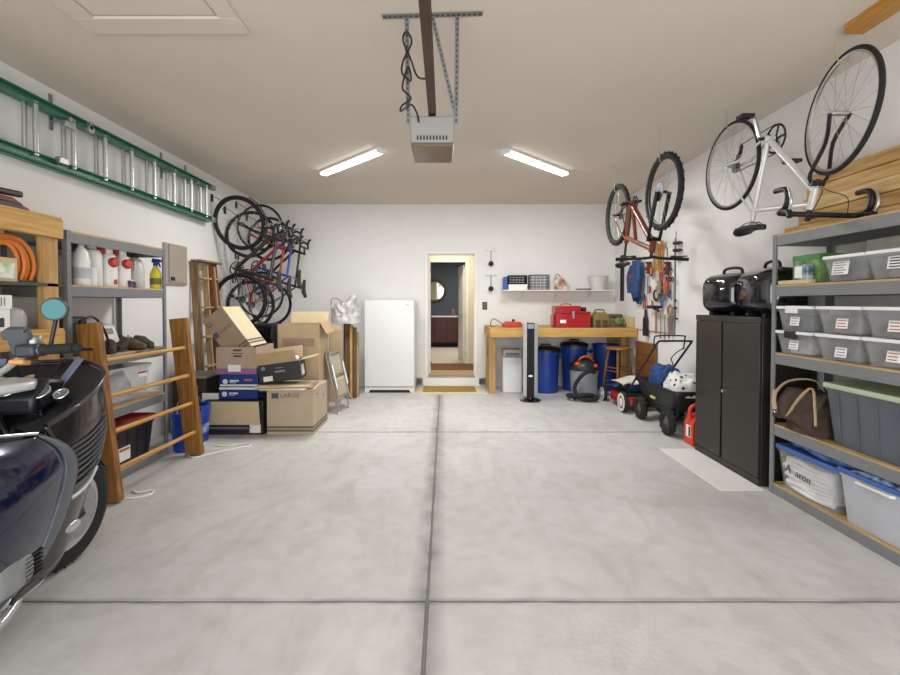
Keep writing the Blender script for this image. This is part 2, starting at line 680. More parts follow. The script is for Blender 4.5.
# attic hatch in the ceiling
t = MB()
for q in ((-2.2, -1.216, 2.764, 2.926), (-2.2, -1.216, 1.9, 2.05)):
    t.bx(q[0], q[1], q[2], q[3], ZC - .02, ZC)
t.bx(-2.2, -2.07, 2.05, 2.764, ZC - .02, ZC)
t.bx(-1.33, -1.216, 2.05, 2.764, ZC - .02, ZC)
t.bx(-2.06, -1.345, 2.06, 2.752, ZC - .008, ZC, 1)
struct('trim_4', t, [m_ceil, m_ceil], bevel=.004)

# ceiling LED battens


def led(c, dirv, label):
    d = Vector(dirv).normalized()
    t = T('led_batten', label, 'ceiling light', (c[0], c[1], ZC), math.atan2(d.y, d.x), 'LED battens on the ceiling')
    h = .62
    MB().bx(-h, h, -.055, .055, -.03, 0).build('housing', m_white, t, bevel=.006)
    MB().bx(-h + .012, h - .012, -.048, .048, -.062, -.03).build('diffuser', M('led_diffuser', '#ffffff', .5, var=0, emit=6.), t, bevel=.02)
    for s_ in (-1, 1):
        MB().bx(s_ * h - .014, s_ * h + .014, -.054, .054, -.062, -.002).build('end_cap', m_white, t, bevel=.004)
    a = area('led_light', (c[0], c[1], ZC - .075), (0, 0, math.atan2(d.y, d.x)), 1.2, .09, 52, (.975, .99, 1))


led((-1.131, 5.53), (.867, -.896), 'lit LED batten on the ceiling left of the garage door opener')
led((1.105, 5.55), (.942, .94), 'lit LED batten on the ceiling right of the garage door opener')
# ================================================================ right hand side


def shelf_unit(name, label, loc, rz, wid, dep, levels, top, boardmat, group=None):
    """steel rack: local x along the front, y into depth; levels = tops of the boards"""
    t = T(name, label, 'shelving unit', loc, rz, group)
    for x in (0, wid):
        for y in (0, dep):
            sx = 1 if x == 0 else -1
            sy = 1 if y == 0 else -1
            u = MB()
            u.bx(min(x, x + sx * .036), max(x, x + sx * .036), min(y, y + sy * .003), max(y, y + sy * .003), 0, top)
            u.bx(min(x, x + sx * .003), max(x, x + sx * .003), min(y + sy * .003, y + sy * .036), max(y + sy * .003, y + sy * .036), 0, top)
            u.build('upright', m_steel, t)
    for z in levels:
        q = MB()
        zb = z - .012
        q.bx(.004, wid - .004, .0035, .018, zb - .072, zb)
        q.bx(.004, wid - .004, dep - .018, dep - .0035, zb - .072, zb)
        q.bx(.004, .016, .018, dep - .018, zb - .072, zb)
        q.bx(wid - .016, wid - .004, .018, dep - .018, zb - .072, zb)
        for x in (.02, wid - .02):
            for dz in (.02, .05):
                q.cyl((x, -.002, zb - dz), (x, .004, zb - dz), .006, n=8)
        q.build('beam', m_steel, t, bevel=.002, seg=1)
        MB().bx(.004, wid - .004, .006, dep - .006, zb, z).build('shelf_board', boardmat, t)
    return t


RS = (2.47, 3.50, 0)
m_board = wood('rack_board', '#c3a877', '#a88a58', .65, 0)
shelf_unit('shelving_unit', 'grey steel shelving unit stacked with plastic bins along the right wall', RS, -PI / 2, 1.30, .44,
           (.080, .528, 1.066, 1.570, 1.946), 1.946, m_board)


def bin_(name, label, cat, loc, rz, w, d, h, body, lid=None, group=None, taper=.88, lidh=.022, latch=None, tag_=None, tagc=None, ribs=0, rim=True):
    t = T(name, label, cat, loc, rz, group)
    k = MB()

    def rr(s, z, r=.03):
        hw, hd = w / 2 * s, d / 2 * s
        pts = []
        for cx, cy, a0 in ((hw - r, hd - r, 0), (-hw + r, hd - r, 1), (-hw + r, -hd + r, 2), (hw - r, -hd + r, 3)):
            for i in range(5):
                a = (a0 + i / 4) * PI / 2
                pts.append((cx + r * math.cos(a), cy + r * math.sin(a), z))
        return pts
    zt = h - (lidh if lid else 0)
    rings = [rr(taper, 0), rr(taper + .01, .01), rr(.97, zt - .018)]
    if rim:
        rings += [rr(1.0, zt - .016), rr(1.0, zt)]
    rings += [rr(.955, zt), rr(taper - .02, .008)]
    k.loft(rings)
    if ribs:
        for i in range(ribs):
            x = (i + .5) / ribs * w * taper - w * taper / 2
            k.beam((x, -d / 2 * taper - .001, .02), (x, -d / 2 * .965 - .001, zt - .03), .012, .008, up=(1, 0, 0))
    k.build('body', body, t, smooth=40)
    if lid:
        l = MB()
        l.loft([rr(1.0, zt), rr(1.035, zt + .001), rr(1.035, h - .004), rr(1.02, h), rr(.95, h), rr(.93, h - .006)])
        lo = l.build('lid', lid, t, smooth=40)
    if latch:
        for x in (-1, 1):
            MB().bx(x * (w / 2 + .006) - .008, x * (w / 2 + .006) + .008, -d * .16, d * .16, h - .06, h + .003).build('latch', latch, t, bevel=.004)
        MB().bx(-w * .16, w * .16, -d / 2 - .014, -d / 2 + .004, h - .05, h + .002).build('latch', latch, t, bevel=.004)
    if tag_:
        x0, z0, tw, th = tag_
        s = (.97 - taper)
        ang = math.atan2(d / 2 * s, zt)
        g = MB()
        g.T = Matrix.Translation((x0, -d / 2 * (taper + s * (z0 / zt)) - .004, z0)) @ Matrix.Rotation(-ang, 4, 'X')
        g.bx(-tw / 2, tw / 2, -.0012, 0, -th / 2, th / 2)
        nl = max(2, int(th / .016))
        for i in range(nl):
            z = th / 2 - (i + .7) * th / (nl + .4)
            g.bx(-tw * .40, tw * (.40 - .18 * random.random()), -.0018, -.001, z - .0035, z + .0035, 1)
        g.build('paper_tag', [m_paper, tagc or m_inkg], t, smooth=0)
    return t


def lumps(name, label, cat, c, r, mat, n=7, seed=1, flat=.6):
    """crumpled or folded cloth filling a bin"""
    o = cloth_heap(name, label, (c[0], c[1], c[2] - r[2]), (r[0], r[1], r[2] * 1.9), mat, seed + 2, cat, .45, .012)
    o['kind'] = 'stuff'
    return o


m_clearw = M('hazy_clear_plastic', '#d3d3d4', .3, 0, .05, 10, alpha=.17)
m_lidw = M('white_bin_lid', '#e4e4e2', .4, 0, .04, 8)
m_redp = M('red_print', '#b06a5e', .7)
m_cl = [M('folded_%s_cloth' % n, c, .9, 0, .3, 30, bump=.5) for n, c in (('navy', '#262a3d'), ('beige', '#7c7268'), ('grey', '#565352'), ('white', '#b9b6b2'), ('khaki', '#8a7f64'))]
RZ = -PI / 2
zc = 1.067
bx_ = .245


def shelfbin(Yfar, w, d, z, h, label, **kw):
    """bin on the right rack: far edge at Yfar, front face near the shelf edge"""
    return bin_('storage_bin', label, 'bin', (2.462 + d / 2 + kw.pop('inset', .0), Yfar - w / 2, z), RZ, w, d, h, **kw)


spec = [
    (3.455, 0, 'clear bin on the farthest middle shelf stack, above the one with a dark strap', 0, .178, None),
    (3.455, 1, 'clear bin with a dark strapped lid, bottom of the farthest middle stack', 3, .168, None),
    (3.085, 0, 'clear bin with pink printed tag, top of the second middle shelf stack', 1, .178, m_redp),
    (3.085, 1, 'clear bin with a low white tag, bottom of the second stack on the middle shelf', 2, .168, None),
    (2.74, 0, 'clear bin with printed tags, top of the nearest middle shelf stack', 2, .178, m_redp),
    (2.74, 1, 'clear bin with printed tags, bottom of the nearest middle shelf stack', 1, .168, m_redp)]
for i, (yf, low, lab, ci, h, tc) in enumerate(spec):
    z = zc if low else zc + .169
    w = .328
    yo = -.006 * (1 - low)
    shelfbin(yf + yo, w, .39, z, h, lab, body=m_clearw, lid=m_lidw, group='clear bins stacked on the middle shelf', taper=.86, lidh=.02,
             latch=(m_black if i == 1 else m_lidw) if i < 2 else None, tag_=((.01 if i < 2 else .03), .072 - .012 * (i == 3), .085, .062), tagc=tc)
    lumps('folded_cloth', ['navy', 'white', 'beige', 'grey', 'brown grey', 'tan'][i] + ' cloth in the ' + ['farthest upper', 'farthest lower', 'second upper', 'second lower', 'nearest upper', 'nearest lower'][i] + ' clear bin of the middle shelf', 'cloth',
          (2.462 + .195, yf + yo - w / 2, z + .062), (.15, .105, .05), m_cl[[0, 3, 1, 2, 2, 1][i]], 5, i)
# upper shelf
for i, (yf, w, lab, c, tagp) in enumerate(((3.035, .31, 'clear white lidded bin with big paper tag beside the green upper shelf carton', 0, (-.02, .085, .12, .085)),
                                           (2.73, .36, 'clear white lidded bin at the near end of the upper shelf holding blue cloth', 1, (.02, .09, .12, .07)))):
    z = 1.571
    shelfbin(yf, w, .37, z, .165, lab, body=m_clearw, lid=m_lidw, group='clear bins on the upper shelf', taper=.86, lidh=.02, tag_=tagp, tagc=None if i == 0 else m_cl[0])
    lumps('folded_cloth', ('dark blue cloth inside the upper shelf bin beside the green box', 'pinkish cloth inside the near end bin of the upper shelf')[i], 'cloth', (2.462 + .185, yf - w / 2, z + .068), (.135, .11, .056), m_cl[c], 5, 20 + i)
# green carton, flat tray, pale box on the upper shelf
m_green = M('green_carton_print', '#4f8f4a', .6, 0, .3, 9)
t = T('carton', 'green printed carton standing on the upper shelf', 'box', (2.66, 3.255, 1.571), RZ)
MB().bx(-.12, .12, -.13, .13, 0, .20).build('body', [M('green_picture_print', '#86a864', .6, col2='#54753c', scale=16)], t, bevel=.003)
MB().bx(-.122, .122, -.132, .132, .165, .203).build('top_band', m_green, t, bevel=.002)
t = T('tray_box', 'flat tan cardboard tray under the small tagged jar pack on upper shelf', 'box', (2.505, 3.30, 1.571), RZ)
MB().bx(-.14, .14, -.035, .022, 0, .028).build('tray', m_cardl, t, bevel=.003)
t = T('jar_pack', 'small pack of jars with white tag before the green carton', 'pack', (2.497, 3.225, 1.600), RZ)
MB().bx(-.06, .06, -.025, .022, 0, .105).build('body', M('jar_pack_print', '#a7b2be', .35, col2='#3b4658', scale=25), t, bevel=.006)
MB().bx(-.052, .012, -.0265, -.025, .012, .092).build('paper_tag', m_paper, t)
tag(MB().bx(2.72, 2.90, 2.42, 3.0, 1.736, 1.842).build('flat_box', M('pale_grey_box', '#bdb9b2', .7), bevel=.004), 'pale grey box lying on the bins at the back of upper shelf', 'box')

# brown bag
t = T('canvas_bag', 'dark brown shoulder bag with tan straps slumped on the second lowest shelf', 'bag', (2.615, 3.24, .529), RZ)
m_bag = M('brown_canvas', '#4d3d35', .9, 0, .4, 14, bump=.6)
m_strap = M('tan_leather', '#b59d7a', .6, 0, .15, 20)
o = cloth_heap('body', '', (0, 0, 0), (.185, .15, .32), m_bag, 5, 'bag', .75, .045)
for key in ('label', 'category'):
    del o[key]
o.parent = t
k = MB()
k.grid(lambda u, v: (-.19 + .36 * u, -.175 - .015 * math.sin(u * 7) + .10 * (v ** 2), .06 + .22 * v + .02 * math.sin(5 * u)), 14, 8)
k.build('flap', m_bag, t, smooth=60, solid=.012)
for pts in ([(-.17, -.13, .06), (-.2, -.16, .2), (-.13, -.12, .33), (.02, -.05, .37), (.09, -.02, .30)],
            [(-.05, -.17, .10), (.05, -.17, .24), (.13, -.14, .33), (.17, -.15, .20), (.19, -.16, .09)],
            [(-.2, -.15, .26), (-.16, -.19, .19), (-.13, -.2, .13)]):
    MB().tube(smooth_path(pts, 6), .014, 8, flat=.35).build('strap', m_strap, t, smooth=60)
k = MB()
k.ring((-.13, -.2, .125), (0, 1, 0), .017, .004, 16, 6)
k.build('buckle', m_chrome, t)
# big tote
m_tote = M('slate_grey_tote', '#585d66', .45, 0, .12, 5)
bin_('storage_tote', 'large slate grey tote with a pale green lid on the second lowest shelf', 'tote', (2.69, 2.72, .529), RZ, .62, .42, .39, m_tote, M('sage_green_lid', '#a9b79a', .5, 0, .08, 6), taper=.84, lidh=.03, ribs=4)
# blue lidded clear bins on the lowest shelf
m_bluelid = M('blue_bin_lid', '#3c62a5', .4, 0, .1, 6)
t = bin_('storage_bin', 'clear bin of white linen with handwriting and a blue lid on the lowest shelf', 'bin', (2.672, 3.175, .081), RZ, .53, .40, .31, m_clearw, m_bluelid, taper=.86, lidh=.028, group='blue lidded clear bins on the lowest shelf')
s_ = .97 - .86
ang = math.atan2(.2 * s_, .262)
o = text('A', .085, t, m_ink, (-.145, -.2 * (.86 + s_ * .6) - .006, .158), (PI / 2 - ang, .1, 0), 'handwriting')
o = text('aron', .075, t, m_ink, (-.01, -.2 * (.86 + s_ * .55) - .006, .145), (PI / 2 - ang, .08, 0), 'handwriting')
k = MB()
for i in range(8):
    z = .030 + i * .027
    k.tube(smooth_path([(-.2 + .02 * math.sin(i), -.15 + .01 * math.cos(3 * i), z), (-.07, -.163, z + .01 * math.sin(2 * i)), (.07, -.158, z - .005), (.2, -.15 + .012 * math.sin(i), z + .006)], 5), .02, 8)
    k.box((0, 0, z + .008), (.36, .27, .025))
o = k.build('folded_linen', M('white_linen', '#e4e2e2', .9, 0, .12, 20, bump=.3), smooth=60, recenter=False)
o.matrix_basis = Matrix.Translation((2.672, 3.175, .082)) @ Matrix.Rotation(RZ, 4, 'Z')
tag(o, 'white folded linen packed inside the clear bin with handwriting', 'linen', None, 'stuff')
t = bin_('storage_bin', 'cloudy bin with blue lid and front handle, near end of the lowest shelf', 'bin', (2.672, 2.63, .081), RZ, .54, .40, .33, M('cloudy_plastic', '#c9cbd2', .35, 0, .06, 5, alpha=.82), m_bluelid, taper=.86, lidh=.03, group='blue lidded clear bins on the lowest shelf')
MB().tube([(-.12, -.195, .283), (-.115, -.215, .283), (.1, -.215, .283), (.105, -.195, .283)], .009, 8).build('handle', m_white, t)
lumps('folded_cloth', 'pale grey cloth faintly seen inside the cloudy bin', 'cloth', (2.672, 2.63, .2), (.14, .19, .1), m_cl[2], 6, 40)
# blue fleece lying on the lids
k = MB()
k.T = Matrix.Translation((2.545, 3.04, .392)) @ Matrix.Rotation(RZ, 4, 'Z')
rnd = random.Random(5)
for j, (y, r) in enumerate(((-.035, .04), (.055, .042), (.14, .04))):
    pts = [(-.26 + .105 * i, y + rnd.uniform(-.018, .018), r + .012 * math.sin(i * 1.7 + j) + (.045 if i > 5 else 0)) for i in range(6)]
    P = smooth_path(pts, 5)
    k.tube(P, r, 12, rr=[r * (.72 + .28 * math.sin(PI * i / (len(P) - 1))) for i in range(len(P))], flat=.9)
fl = k.build('fleece_blanket', M('blue_fleece', '#5470a8', .95, 0, .45, 22, bump=.8, col2='#2c3f74'), smooth=60)
tag(fl, 'rolled blue fleece blanket lying on the blue lids of the lowest shelf', 'blanket')
k = MB()
k.T = Matrix.Translation((2.56, 2.58, .414)) @ Matrix.Rotation(RZ, 4, 'Z')
k.grid(lambda u, v: (-.2 + .4 * u, -.10 + .26 * v, .004 + .045 * math.sin(PI * u) * math.sin(PI * v) + .012 * math.sin(9 * u + 5 * v) * math.sin(PI * u) * math.sin(PI * v)), 16, 12)
o = k.build('patterned_cloth', M('navy_white_pattern', '#8fa0c8', .9, col2='#1d2a55', scale=26, detail=1, bump=.3), smooth=60, solid=.006)
tag(o, 'navy cloth with a white squiggle pattern on the near blue lid', 'cloth')

# lumber on top of the unit
m_l = [wood('lumber_%s' % n, a, b, .6, 1) for n, a, b in (('honey', '#d6b277', '#ba9155'), ('tan', '#cda768', '#a97f48'), ('pale', '#dfc38d', '#c19d63'))]
z = 1.947
lb = ['bottom', 'second lowest', 'middle', 'second highest', 'topmost']
for i, (h, y1, x0) in enumerate(((.098, 3.80, 2.775), (.09, 3.66, 2.78), (.095, 3.60, 2.77), (.088, 3.585, 2.785), (.09, 3.56, 2.78))):
    k = MB().bx(x0, 2.885, 1.75, y1, z, z + h - .003)
    tag(k.build('lumber_board', m_l[i % 3], bevel=.004), '%s of the honey coloured boards piled on the right shelving unit' % lb[i], 'board', 'boards piled on the right shelving unit')
    z += h

# steel cabinet
m_cab = M('charcoal_cabinet_paint', '#2c2924', .42, .15, .12, 3, coat=.1)
t = T('storage_cabinet', 'charcoal two door steel cabinet under the black cases by the right wall', 'cabinet', (2.45, 4.52, 0), RZ)
MB().bx(0, .925, .02, .45, 0, 1.322).build('body', m_cab, t, bevel=.004)
MB().bx(0, .925, 0, .02, 1.272, 1.322).build('top_rail', m_cab, t, bevel=.003)
MB().bx(0, .925, .003, .02, 0, .055).build('plinth', m_cab, t, bevel=.003)
MB().bx(.405, .449, .014, .0195, .058, 1.270).build('gap_shade_strip', m_black, t)  # black strip standing in for the shade between the doors
for x0, x1 in ((.006, .412), (.442, .919)):
    d = MB().bx(x0, x1, .001, .019, .06, 1.267).build('door', m_cab, t, bevel=.003)
    if x0 > .3:
        MB().cyl((.475, .002, .665), (.475, -.022, .665), .014, n=14).build('knob', m_chrome, d)
# motorcycle cases on the cabinet


def case(label, Yc, Xc, rz, scale):
    t = T('hard_case', label, 'case', (Xc, Yc, 1.323), rz, 'black motorcycle cases on the cabinet')
    w, d, h = .50 * scale, .40, .40 * scale

    def shell(y0, y1, s0, s1, n=8):
        rings = []
        for i in range(n + 1):
            q = i / n
            y = y0 + (y1 - y0) * q
            s = s0 + (s1 - s0) * (q ** 2.2)
            rings.append([(w / 2 * s * math.copysign(abs(math.cos(a)) ** .36, math.cos(a)), y, h / 2 + .012 + (h / 2) * s * math.copysign(abs(math.sin(a)) ** .42, math.sin(a))) for a in [2 * PI * j / 32 for j in range(32)]])
        return MB().loft(rings)
    shell(-.0, -.17, 1, .62).build('lid', M('gloss_navy_black', '#0d0f18', .1, 0, .1, 5, coat=.7), t, smooth=50)
    shell(.012, .17, 1, .88).build('shell', m_black, t, smooth=50)
    shell(-.002, .014, 1.015, 1.015, 1).build('seam_band', m_rubber, t, smooth=50)
    MB().tube(smooth_path([(-.1, .03, h * .97), (-.09, .03, h + .05), (0, .03, h + .066), (.09, .03, h + .05), (.1, .03, h * .97)], 5), .013, 8).build('handle', m_black, t, smooth=60)
    for x in (-.12, .12):
        MB().bx(x - .02, x + .02, -.1, .12, 0, .03).build('foot', m_black, t, bevel=.004)


case('black hard case with grey side, farther of the two on the cabinet', 4.29, 2.64, -PI / 2 + .25, .93)
case('glossy navy black hard case, nearer of the two on the cabinet', 3.80, 2.65, -PI / 2 - .1, .97)

# white sheet on the floor in front of the cabinet
tag(MB().bx(2.105, 2.447, 3.51, 4.525, 0, .005).build('floor_sheet', M('white_hardboard', '#e6e4df', .6, 0, .05, 3), bevel=.002), 'thin white sheet lying flat on the floor before the charcoal cabinet', 'sheet')

# wooden cleat screwed to the ceiling
tag(MB().bx(2.43, 2.545, .4, 3.0 - .143, ZC - .06, ZC).build('ceiling_cleat', wood('cleat_wood', '#c58f3f', '#a36f2a', .5, 1), bevel=.004), 'varnished wooden board fixed to the ceiling above the white bicycle', 'board')
# ================================================================ bicycles
m_spoke = M('steel_spoke', '#b9bbbd', .3, .9)
m_tan = M('saddle_black', '#1a1919', .5, 0, .2, 15)
m_chain = M('chain_steel', '#55534f', .45, .8, .3, 80)


def bike(label, mat, frame, fork, group=None, R=.335, wb=1.0, tw=.013, style='road', steer=0., rim=None, seat=.66, knob=False, bar_w=.42, crank=-.6, guards=None, fat=1.):
    t = T('bicycle', label, 'bicycle', mat=mat, group=group)
    rim = rim or m_alu
    tf = (.0165 if style == 'road' else .026) * fat
    ra = Vector((-wb / 2, 0, R))
    fa = Vector((wb / 2, 0, R))
    bb = Vector((-wb / 2 + .415, 0, R - .065))
    mtb = style == 'mtb'
    ax = Vector((-math.sin(math.radians(19)), 0, math.cos(math.radians(19))))  # up the steering axis
    off = .045
    crown = fa - Vector((math.cos(math.radians(19)), 0, math.sin(math.radians(19)))) * off + ax * (R + (.10 if mtb else .045))
    ht0 = crown + ax * .015
    ht1 = ht0 + ax * (.12 if mtb else .14)
    st = bb + Vector((-math.sin(math.radians(16.5)), 0, math.cos(math.radians(16.5)))) * (.44 if mtb else .52)
    sd = (st - bb).normalized()
    f = MB()
    f.cyl(ht0, ht1, tf * 1.25, n=14)
    f.tube([bb, bb * .5 + (ht0 + ax * .03) * .5, ht0 + ax * .03], tf * 1.2, 12)
    f.tube([st - sd * .04, ht1 - ax * .03], tf, 12)
    f.tube([bb, st + sd * .02], tf, 12)
    f.cyl(bb - Vector((0, .035, 0)), bb + Vector((0, .035, 0)), .022, n=14)
    for s in (-1, 1):
        yo = .06 * s
        f.tube([bb + Vector((-.03, .025 * s, 0)), ra + Vector((.16, .045 * s, .01)), ra + Vector((0, yo, 0))], .009, 8)
        f.tube([st - sd * .03 + Vector((-.01, .014 * s, 0)), (st * .45 + ra * .55) + Vector((0, .045 * s, 0)), ra + Vector((0, yo, 0))], .0075, 8)
    if mtb:
        f.tube([bb + Vector((.06, 0, .11)), st * .6 + ht1 * .4 - Vector((0, 0, .05))], .02, 10)
    f.build('frame', frame, t)
    SM = Matrix.Translation(crown) @ Matrix.Rotation(steer, 4, ax) @ Matrix.Translation(-crown)
    k = MB()
    k.T = SM
    k.cyl(ht0 - ax * .04, ht1 + ax * .03, .013, n=12)
    for s in (-1, 1):
        yo = (.062 if mtb else .05) * s
        top = crown + Vector((0, yo * .95, 0))
        if mtb:
            k.cyl(top + ax * .02, top * .45 + (fa + Vector((0, yo, 0))) * .55, .016, n=12)
            k.cyl(top * .5 + (fa + Vector((0, yo, 0))) * .5, fa + Vector((0, yo, 0)), .02, n=12, mi=1)
        else:
            k.tube(smooth_path([crown + Vector((0, yo * .5, .0)), top - ax * .05, fa * .6 + top * .4 - Vector((.012, 0, 0)), fa + Vector((0, yo, 0))], 4), .011, 8)
    k.box(crown, (.04, .125 if mtb else .07, .035), (0, -math.radians(19), 0))
    k.build('fork', [fork, fork if not mtb else m_black], t)

    def wheel(name, c, TM, cas):
        w = MB()
        w.T = TM
        rr = R - tw * 2.0
        ns = 24
        w.ring(c, (0, 1, 0), rr, .011, 48, 6)
        w.cyl(c - Vector((0, .05, 0)), c + Vector((0, .05, 0)), .008, n=8)
        w.cyl(c - Vector((0, .032, 0)), c + Vector((0, .032, 0)), .015, n=12)
        for i in range(ns):
            a = 2 * PI * i / ns
            a2 = a + (.5 if i % 4 < 2 else -.5)
            sy = .03 if i % 2 else -.03
            w.tube([c + Vector((.018 * math.cos(a2), sy, .018 * math.sin(a2))), c + Vector((rr * math.cos(a), 0, rr * math.sin(a)))], .0013, 4, mi=1)
        o = w.build(name, [rim, m_spoke], t)
        q = MB()
        q.T = TM
        q.ring(c, (0, 1, 0), R - tw, tw, 56, 10)
        if knob:
            for i in range(56):
                a = 2 * PI * (i + .5) / 56
                for y in ((-.014, .014) if i % 2 else (0,)):
                    q.box(c + Vector(((R - .001) * math.cos(a), y, (R - .001) * math.sin(a))), (.011, .012, .014), (0, -a, 0))
        q.build('tyre', m_rubber, o)
        if cas:
            q = MB()
            for i in range(6):
                q.lathe([(.052 - i * .005, 0), (.052 - i * .005, .002)], c + Vector((0, -.034 - i * .0035, 0)), (0, -1, 0), 20)
            q.build('cassette', m_chain, o)
            q = MB()
            q.box(c + Vector((.01, -.05, -.06)), (.03, .016, .05))
            q.cyl(c + Vector((.02, -.048, -.06)), c + Vector((.02, -.042, -.06)), .022, n=12)
            q.cyl(c + Vector((.05, -.048, -.13)), c + Vector((.05, -.042, -.13)), .022, n=12)
            q.beam(c + Vector((.02, -.05, -.06)), c + Vector((.05, -.05, -.13)), .02, .01)
            q.build('derailleur', m_black, o)
        elif mtb:
            q = MB()
            q.T = TM
            q.lathe([(.09, 0), (.09, .002)], c + Vector((0, .04, 0)), (0, 1, 0), 28)
            q.build('brake_disc', m_dsteel, o)
        return o
    wheel('front_wheel', fa, SM, False)
    wheel('rear_wheel', ra, Matrix(), True)
    if guards:
        for c, TM, a0, a1 in ((ra, Matrix(), .15, 2.9), (fa, SM, .5, 2.6)):
            g = MB()
            g.T = TM
            g.tube([c + Vector(((R + .02) * math.cos(a0 + (a1 - a0) * i / 20), 0, (R + .02) * math.sin(a0 + (a1 - a0) * i / 20))) for i in range(21)], .024, 8, flat=.2)
            g.build('mudguard', guards, t)
    # bars
    hb = ht1 + ax * (.045 if mtb else .05)
    k = MB()
    k.T = SM
    if mtb:
        bc = hb + Vector((.05, 0, .012))
        k.tube(smooth_path([bc + Vector((-.03, -bar_w / 2, .02)), bc + Vector((0, -.09, .012)), bc, bc + Vector((0, .09, .012)), bc + Vector((-.03, bar_w / 2, .02))], 5), .0145, 10)
        for s in (-1, 1):
            k.tube([bc + Vector((.0, s * (bar_w / 2 - .15), .01)), bc + Vector((.05, s * (bar_w / 2 - .13), .0)), bc + Vector((.055, s * (bar_w / 2 - .05), -.005))], .006, 6)
            k.box(bc + Vector((.0, s * (bar_w / 2 - .17), .0)), (.04, .04, .03))
    else:
        bc = hb + Vector((.10, 0, .0))
        for s in (-1, 1):
            y = s * bar_w / 2
            k.tube(smooth_path([bc, bc + Vector((0, y * .85, 0)), bc + Vector((.03, y, -.002)), bc + Vector((.085, y, -.02)), bc + Vector((.105, y, -.07)), bc + Vector((.075, y, -.125)), bc + Vector((-.035, y * 1.03, -.14))], 5), .0155, 10)
    hbar = k.build('handlebar', m_black, t, smooth=60)
    k = MB()
    k.T = SM
    k.cyl(hb - ax * .06, hb + ax * .02, .016, n=12)
    k.tube([hb, bc], .0155, 10)
    k.build('stem', m_black, hbar)
    if not mtb:
        for s in (-1, 1):
            y = s * bar_w / 2
            k = MB()
            k.T = SM
            k.tube(smooth_path([bc + Vector((.07, y, 0)), bc + Vector((.125, y, .012)), bc + Vector((.15, y, .045))], 4), .017, 10)
            k.tube(smooth_path([bc + Vector((.13, y, .01)), bc + Vector((.155, y * 1.02, -.05)), bc + Vector((.12, y * 1.03, -.12))], 4), .007, 8, mi=1)
            k.build('brake_lever', [m_black, m_alu], hbar, smooth=60)
    else:
        for s in (-1, 1):
            k = MB()
            k.T = SM
            a = bc + Vector((-.03, s * bar_w / 2, .02))
            b2 = bc + Vector((-.012, s * (bar_w / 2 - .12), .0165))
            k.cyl(a, b2, .0185, n=12)
            k.build('grip', m_rubber, hbar)
    # saddle
    top = bb + sd * seat
    k = MB().cyl(st, top - sd * .03, .0135, n=12)
    k.build('seatpost', m_black if mtb else m_alu, t)
    k = MB()
    rings = []
    for i in range(13):
        q = i / 12
        x = -.14 + .28 * q
        wd = .07 * (1 - q) ** .6 + .016 if q > .25 else .076 * (.55 + .45 * math.sin(q / .25 * PI / 2))
        zz = .018 - .02 * math.sin(q * PI) * .6 + (.01 if q < .2 else 0)
        rings.append([top + Vector((x, wd * math.cos(a), zz + (.022 * math.sin(a) if math.sin(a) > 0 else .028 * math.sin(a) * (.5 + .5 * abs(math.cos(a)))))) for a in [2 * PI * j / 16 for j in range(16)]])
    k.loft(rings)
    for s in (-1, 1):
        k.tube([top + Vector((-.1, s * .03, 0)), top + Vector((-.04, s * .022, -.03)), top + Vector((.05, s * .022, -.03)), top + Vector((.11, s * .01, .0))], .0035, 6)
    k.build('saddle', m_tan, t, smooth=60)
    # cranks
    k = MB()
    for r0, yy in ((.10 if not mtb else .075, -.048),):
        k.ring(bb + Vector((0, yy, 0)), (0, 1, 0), r0 - .008, .008, 40, 4)
        for i in range(5):
            a = 2 * PI * i / 5
            k.beam(bb + Vector((0, yy, 0)), bb + Vector(((r0 - .01) * math.cos(a), yy, (r0 - .01) * math.sin(a))), .014, .005, up=(0, 1, 0))
    for s in (-1, 1):
        e = bb + Vector((s * .17 * math.cos(crank), s * .075, s * .17 * math.sin(crank)))
        k.beam(bb + Vector((0, s * .06, 0)), e, .024, .014, up=(0, 1, 0), mi=1)
    k.cyl(bb - Vector((0, .07, 0)), bb + Vector((0, .07, 0)), .012, n=10)
    k.build('crankset', [m_black, m_alu if not mtb else m_black], t)
    for s in (-1, 1):
        e = bb + Vector((s * .17 * math.cos(crank), s * .075, s * .17 * math.sin(crank)))
        k = MB()
        k.cyl(e, e + Vector((0, s * .1, 0)), .006, n=8)
        for xx in (-.03, .03):
            k.box(e + Vector((xx, s * .06, 0)), (.012, .085, .022))
        for yy in (.02, .1):
            k.box(e + Vector((0, s * yy, 0)), (.07, .01, .02))
        k.build('pedal', m_black, t, bevel=.003)
    k = MB()
    r1, r2 = (.10 if not mtb else .075), .045
    k.tube([bb + Vector((0, -.048, r1)), ra + Vector((0, -.044, r2))], .004, 4)
    k.tube([bb + Vector((0, -.048, -r1)), ra + Vector((.06, -.046, -.15)), ra + Vector((.0, -.044, -.07))], .004, 4)
    k.build('chain', m_chain, t)
    # cables
    k = MB()
    k.T = SM
    for s in (-1, 1):
        k.tube(smooth_path([bc + Vector((.06, s * .12, 0)), bc + Vector((.1, s * .09, -.03 + .05 * s)), bc + Vector((.07, s * .02, -.12)), crown + Vector((.02, s * .02, .03))], 6), .0025, 5)
    k.build('cable', m_black, t)
    return t


m_wf = M('pearl_white_frame', '#d9d8d6', .25, .1, .06, 8, coat=.4)
m_of = M('orange_red_frame', '#74300f', .35, .1, .2, 6, coat=.3, col2='#5f240d')
m_rf = M('red_frame', '#9c1f1f', .3, .1, .15, 6, coat=.4)
m_bf = M('blue_frame', '#263c9a', .3, .1, .15, 6, coat=.4)
m_kf = M('black_frame', '#191616', .3, .1, .15, 6, coat=.3)
m_df = M('dark_brown_frame', '#2b1d1b', .3, .1, .15, 6, coat=.4)

